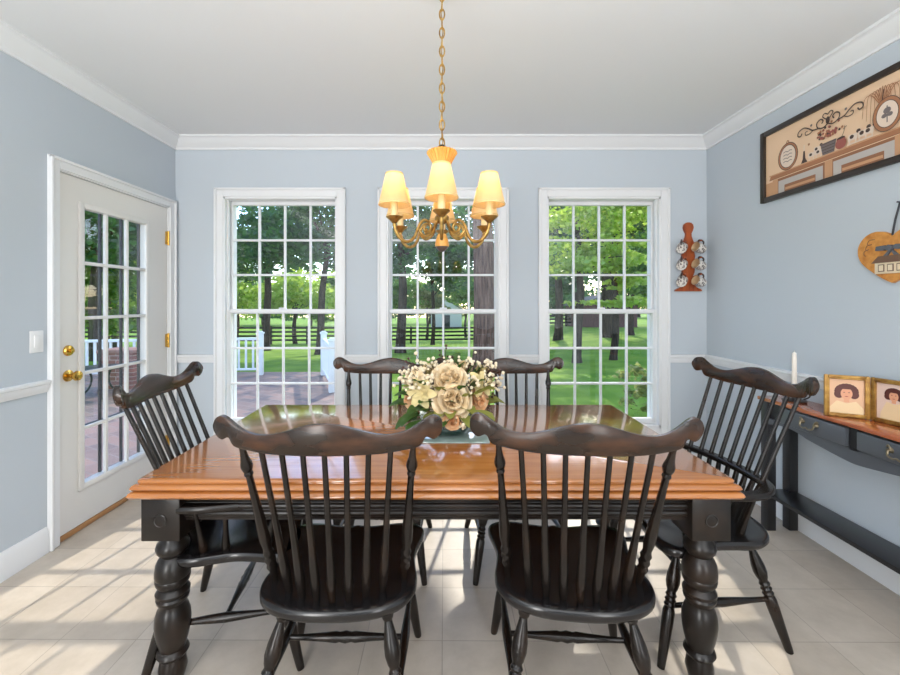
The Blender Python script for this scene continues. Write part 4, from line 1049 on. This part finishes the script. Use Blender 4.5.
# view through the door
tree(-14.5, 17.5, .2, 5, [((0, 0, 6.2), (3.2, 2.6, 2.8)), ((1.5, 0, 4.2), (2, 1.6, 1.3))], 5500, .17, 'dark', 'dark tree seen through right panes of the door')
tree(-11.6, 13.6, .16, 4, [((0, 0, 5.6), (2.4, 2, 2.2)), ((-.4, 0, 3.9), (1.8, 1.5, 1.0))], 5500, .14, 'dark', 'dark tree seen through left panes of the door')
tree(-13.4, 15.5, .1, 2.5, [((0, 0, 2.7), (1.9, 1.6, 1.3)), ((.8, 0, 1.5), (1.2, 1.1, .7))], 4500, .12, 'mid', 'green bush-like tree seen through middle panes of the door')
tree(-18.5, 23, .14, 3, [((0, 0, 3.8), (3.2, 2.2, 2.6))], 4500, .17, 'bright', 'bright tree far off through right panes of the door')
# distant hedgerow trees
hz = [(-38, 62, 'mid'), (-29, 66, 'dark'), (-20, 62, 'mid'), (-11, 67, 'dark'), (-2, 70, 'olive'), (7, 66, 'mid'), (17, 62, 'dark'), (28, 58, 'mid'), (38, 60, 'dark'), (-48, 56, 'mid')]
for i, (x, y, lf) in enumerate(hz):
    tree(x, y, .25, 4, [((0, 0, 3.6), (5.0, 2.5, 2.8)), ((3, 0, 2.6), (3.4, 2, 2.2))], 3800, .3, lf, ['hazy green tree in the distant row beyond the paddock', 'hazy dark tree in the distant row beyond the paddock', 'hazy olive tree in the distant row beyond the paddock'][('mid', 'dark', 'olive').index(lf)], group='distant trees, ' + lf)
# shrubs below the right window
tree(2.85, 5.75, 0, 0, [((0, 0, .42), (.34, .3, .36)), ((.3, .1, .36), (.28, .26, .3))], 1500, .035, 'olive', 'leafy shrub below the lower right panes of the right window', name='shrub', cat='shrub', group='shrubs')
# shed and far barn
M_SHED = mat('red_brown_board', (112, 74, 70), 0.8, noise=((88, 58, 56), 3, (12, 1, 1), (0.4, 0.6)))
M_ROOF = mat('grey_shingle', (120, 116, 116), 0.8); M_PALE = mat('pale_siding', (196, 190, 182), 0.8)
def shed(name, x, y, wd, dp, h, rh, m, label):
    z = gz(x, y) - .1
    r = thing(name, label, name.split('_')[-1], (x, y, z))
    bm = B(); prism(bm, [(-wd / 2, 0), (wd / 2, 0), (wd / 2, h), (0, h + rh), (-wd / 2, h)], lambda a, b_, d: (a, d, b_), -dp / 2, dp / 2); obj('walls', bm, m, r)
    bm = B()
    for s in (-1, 1): prism(bm, [(0, h + rh + .02), (s * (wd / 2 + .25), h - .03 * rh), (s * (wd / 2 + .25), h + .1), (0, h + rh + .14)], lambda a, b_, d: (a, d, b_), -dp / 2 - .2, dp / 2 + .2)
    obj('roof', bm, M_ROOF, r)
    bm = B(); box(bm, -.5, .5, -dp / 2 - .03, -dp / 2 + .01, 0, 1.9); obj('door', bm, M_DARKPAINT, r)
shed('garden_shed', 12.2, 31.5, 4.4, 3, 1.7, .7, M_SHED, 'red-brown shed behind the trunks in the right window')
shed('far_barn', 0.6, 58, 4.2, 4, 2.6, 1.4, M_PALE, 'pale gabled barn far beyond the paddock fence')
# patio pieces seen through the door
bp = thing('brick_pier', 'low red brick pier on the patio seen through the door', 'brick pier', (-5.45, 7.0, -.1))
bm = B(); box(bm, -.28, .28, -.2, .2, 0, .6, .006); obj('pier', bm, M_BRICK, bp)
bm = B(); box(bm, -.31, .31, -.23, .23, .6, .66, .01); obj('cap', bm, mat('stone_cap', (150, 110, 98), 0.7), bp)
pt = thing('patio_table', 'low dark metal table on the brick patio outside the door', 'table', (-5.25, 6.25, -.1))
bm = B(); lathe(bm, [(.3, .44), (.32, .448), (.32, .462), (.3, .468)], n=32); obj('tabletop', bm, M_IRON, pt)
for k in range(4):
    X = Matrix.Rotation(R(45 + 90 * k), 4, 'Z'); bm = B(); sweep(bm, [X @ Vector(p) for p in spline([(.14, 0, .445), (.1, 0, .3), (.14, 0, .14), (.27, 0, .012)], 5)], .014, 8); obj('leg', bm, M_IRON, pt)
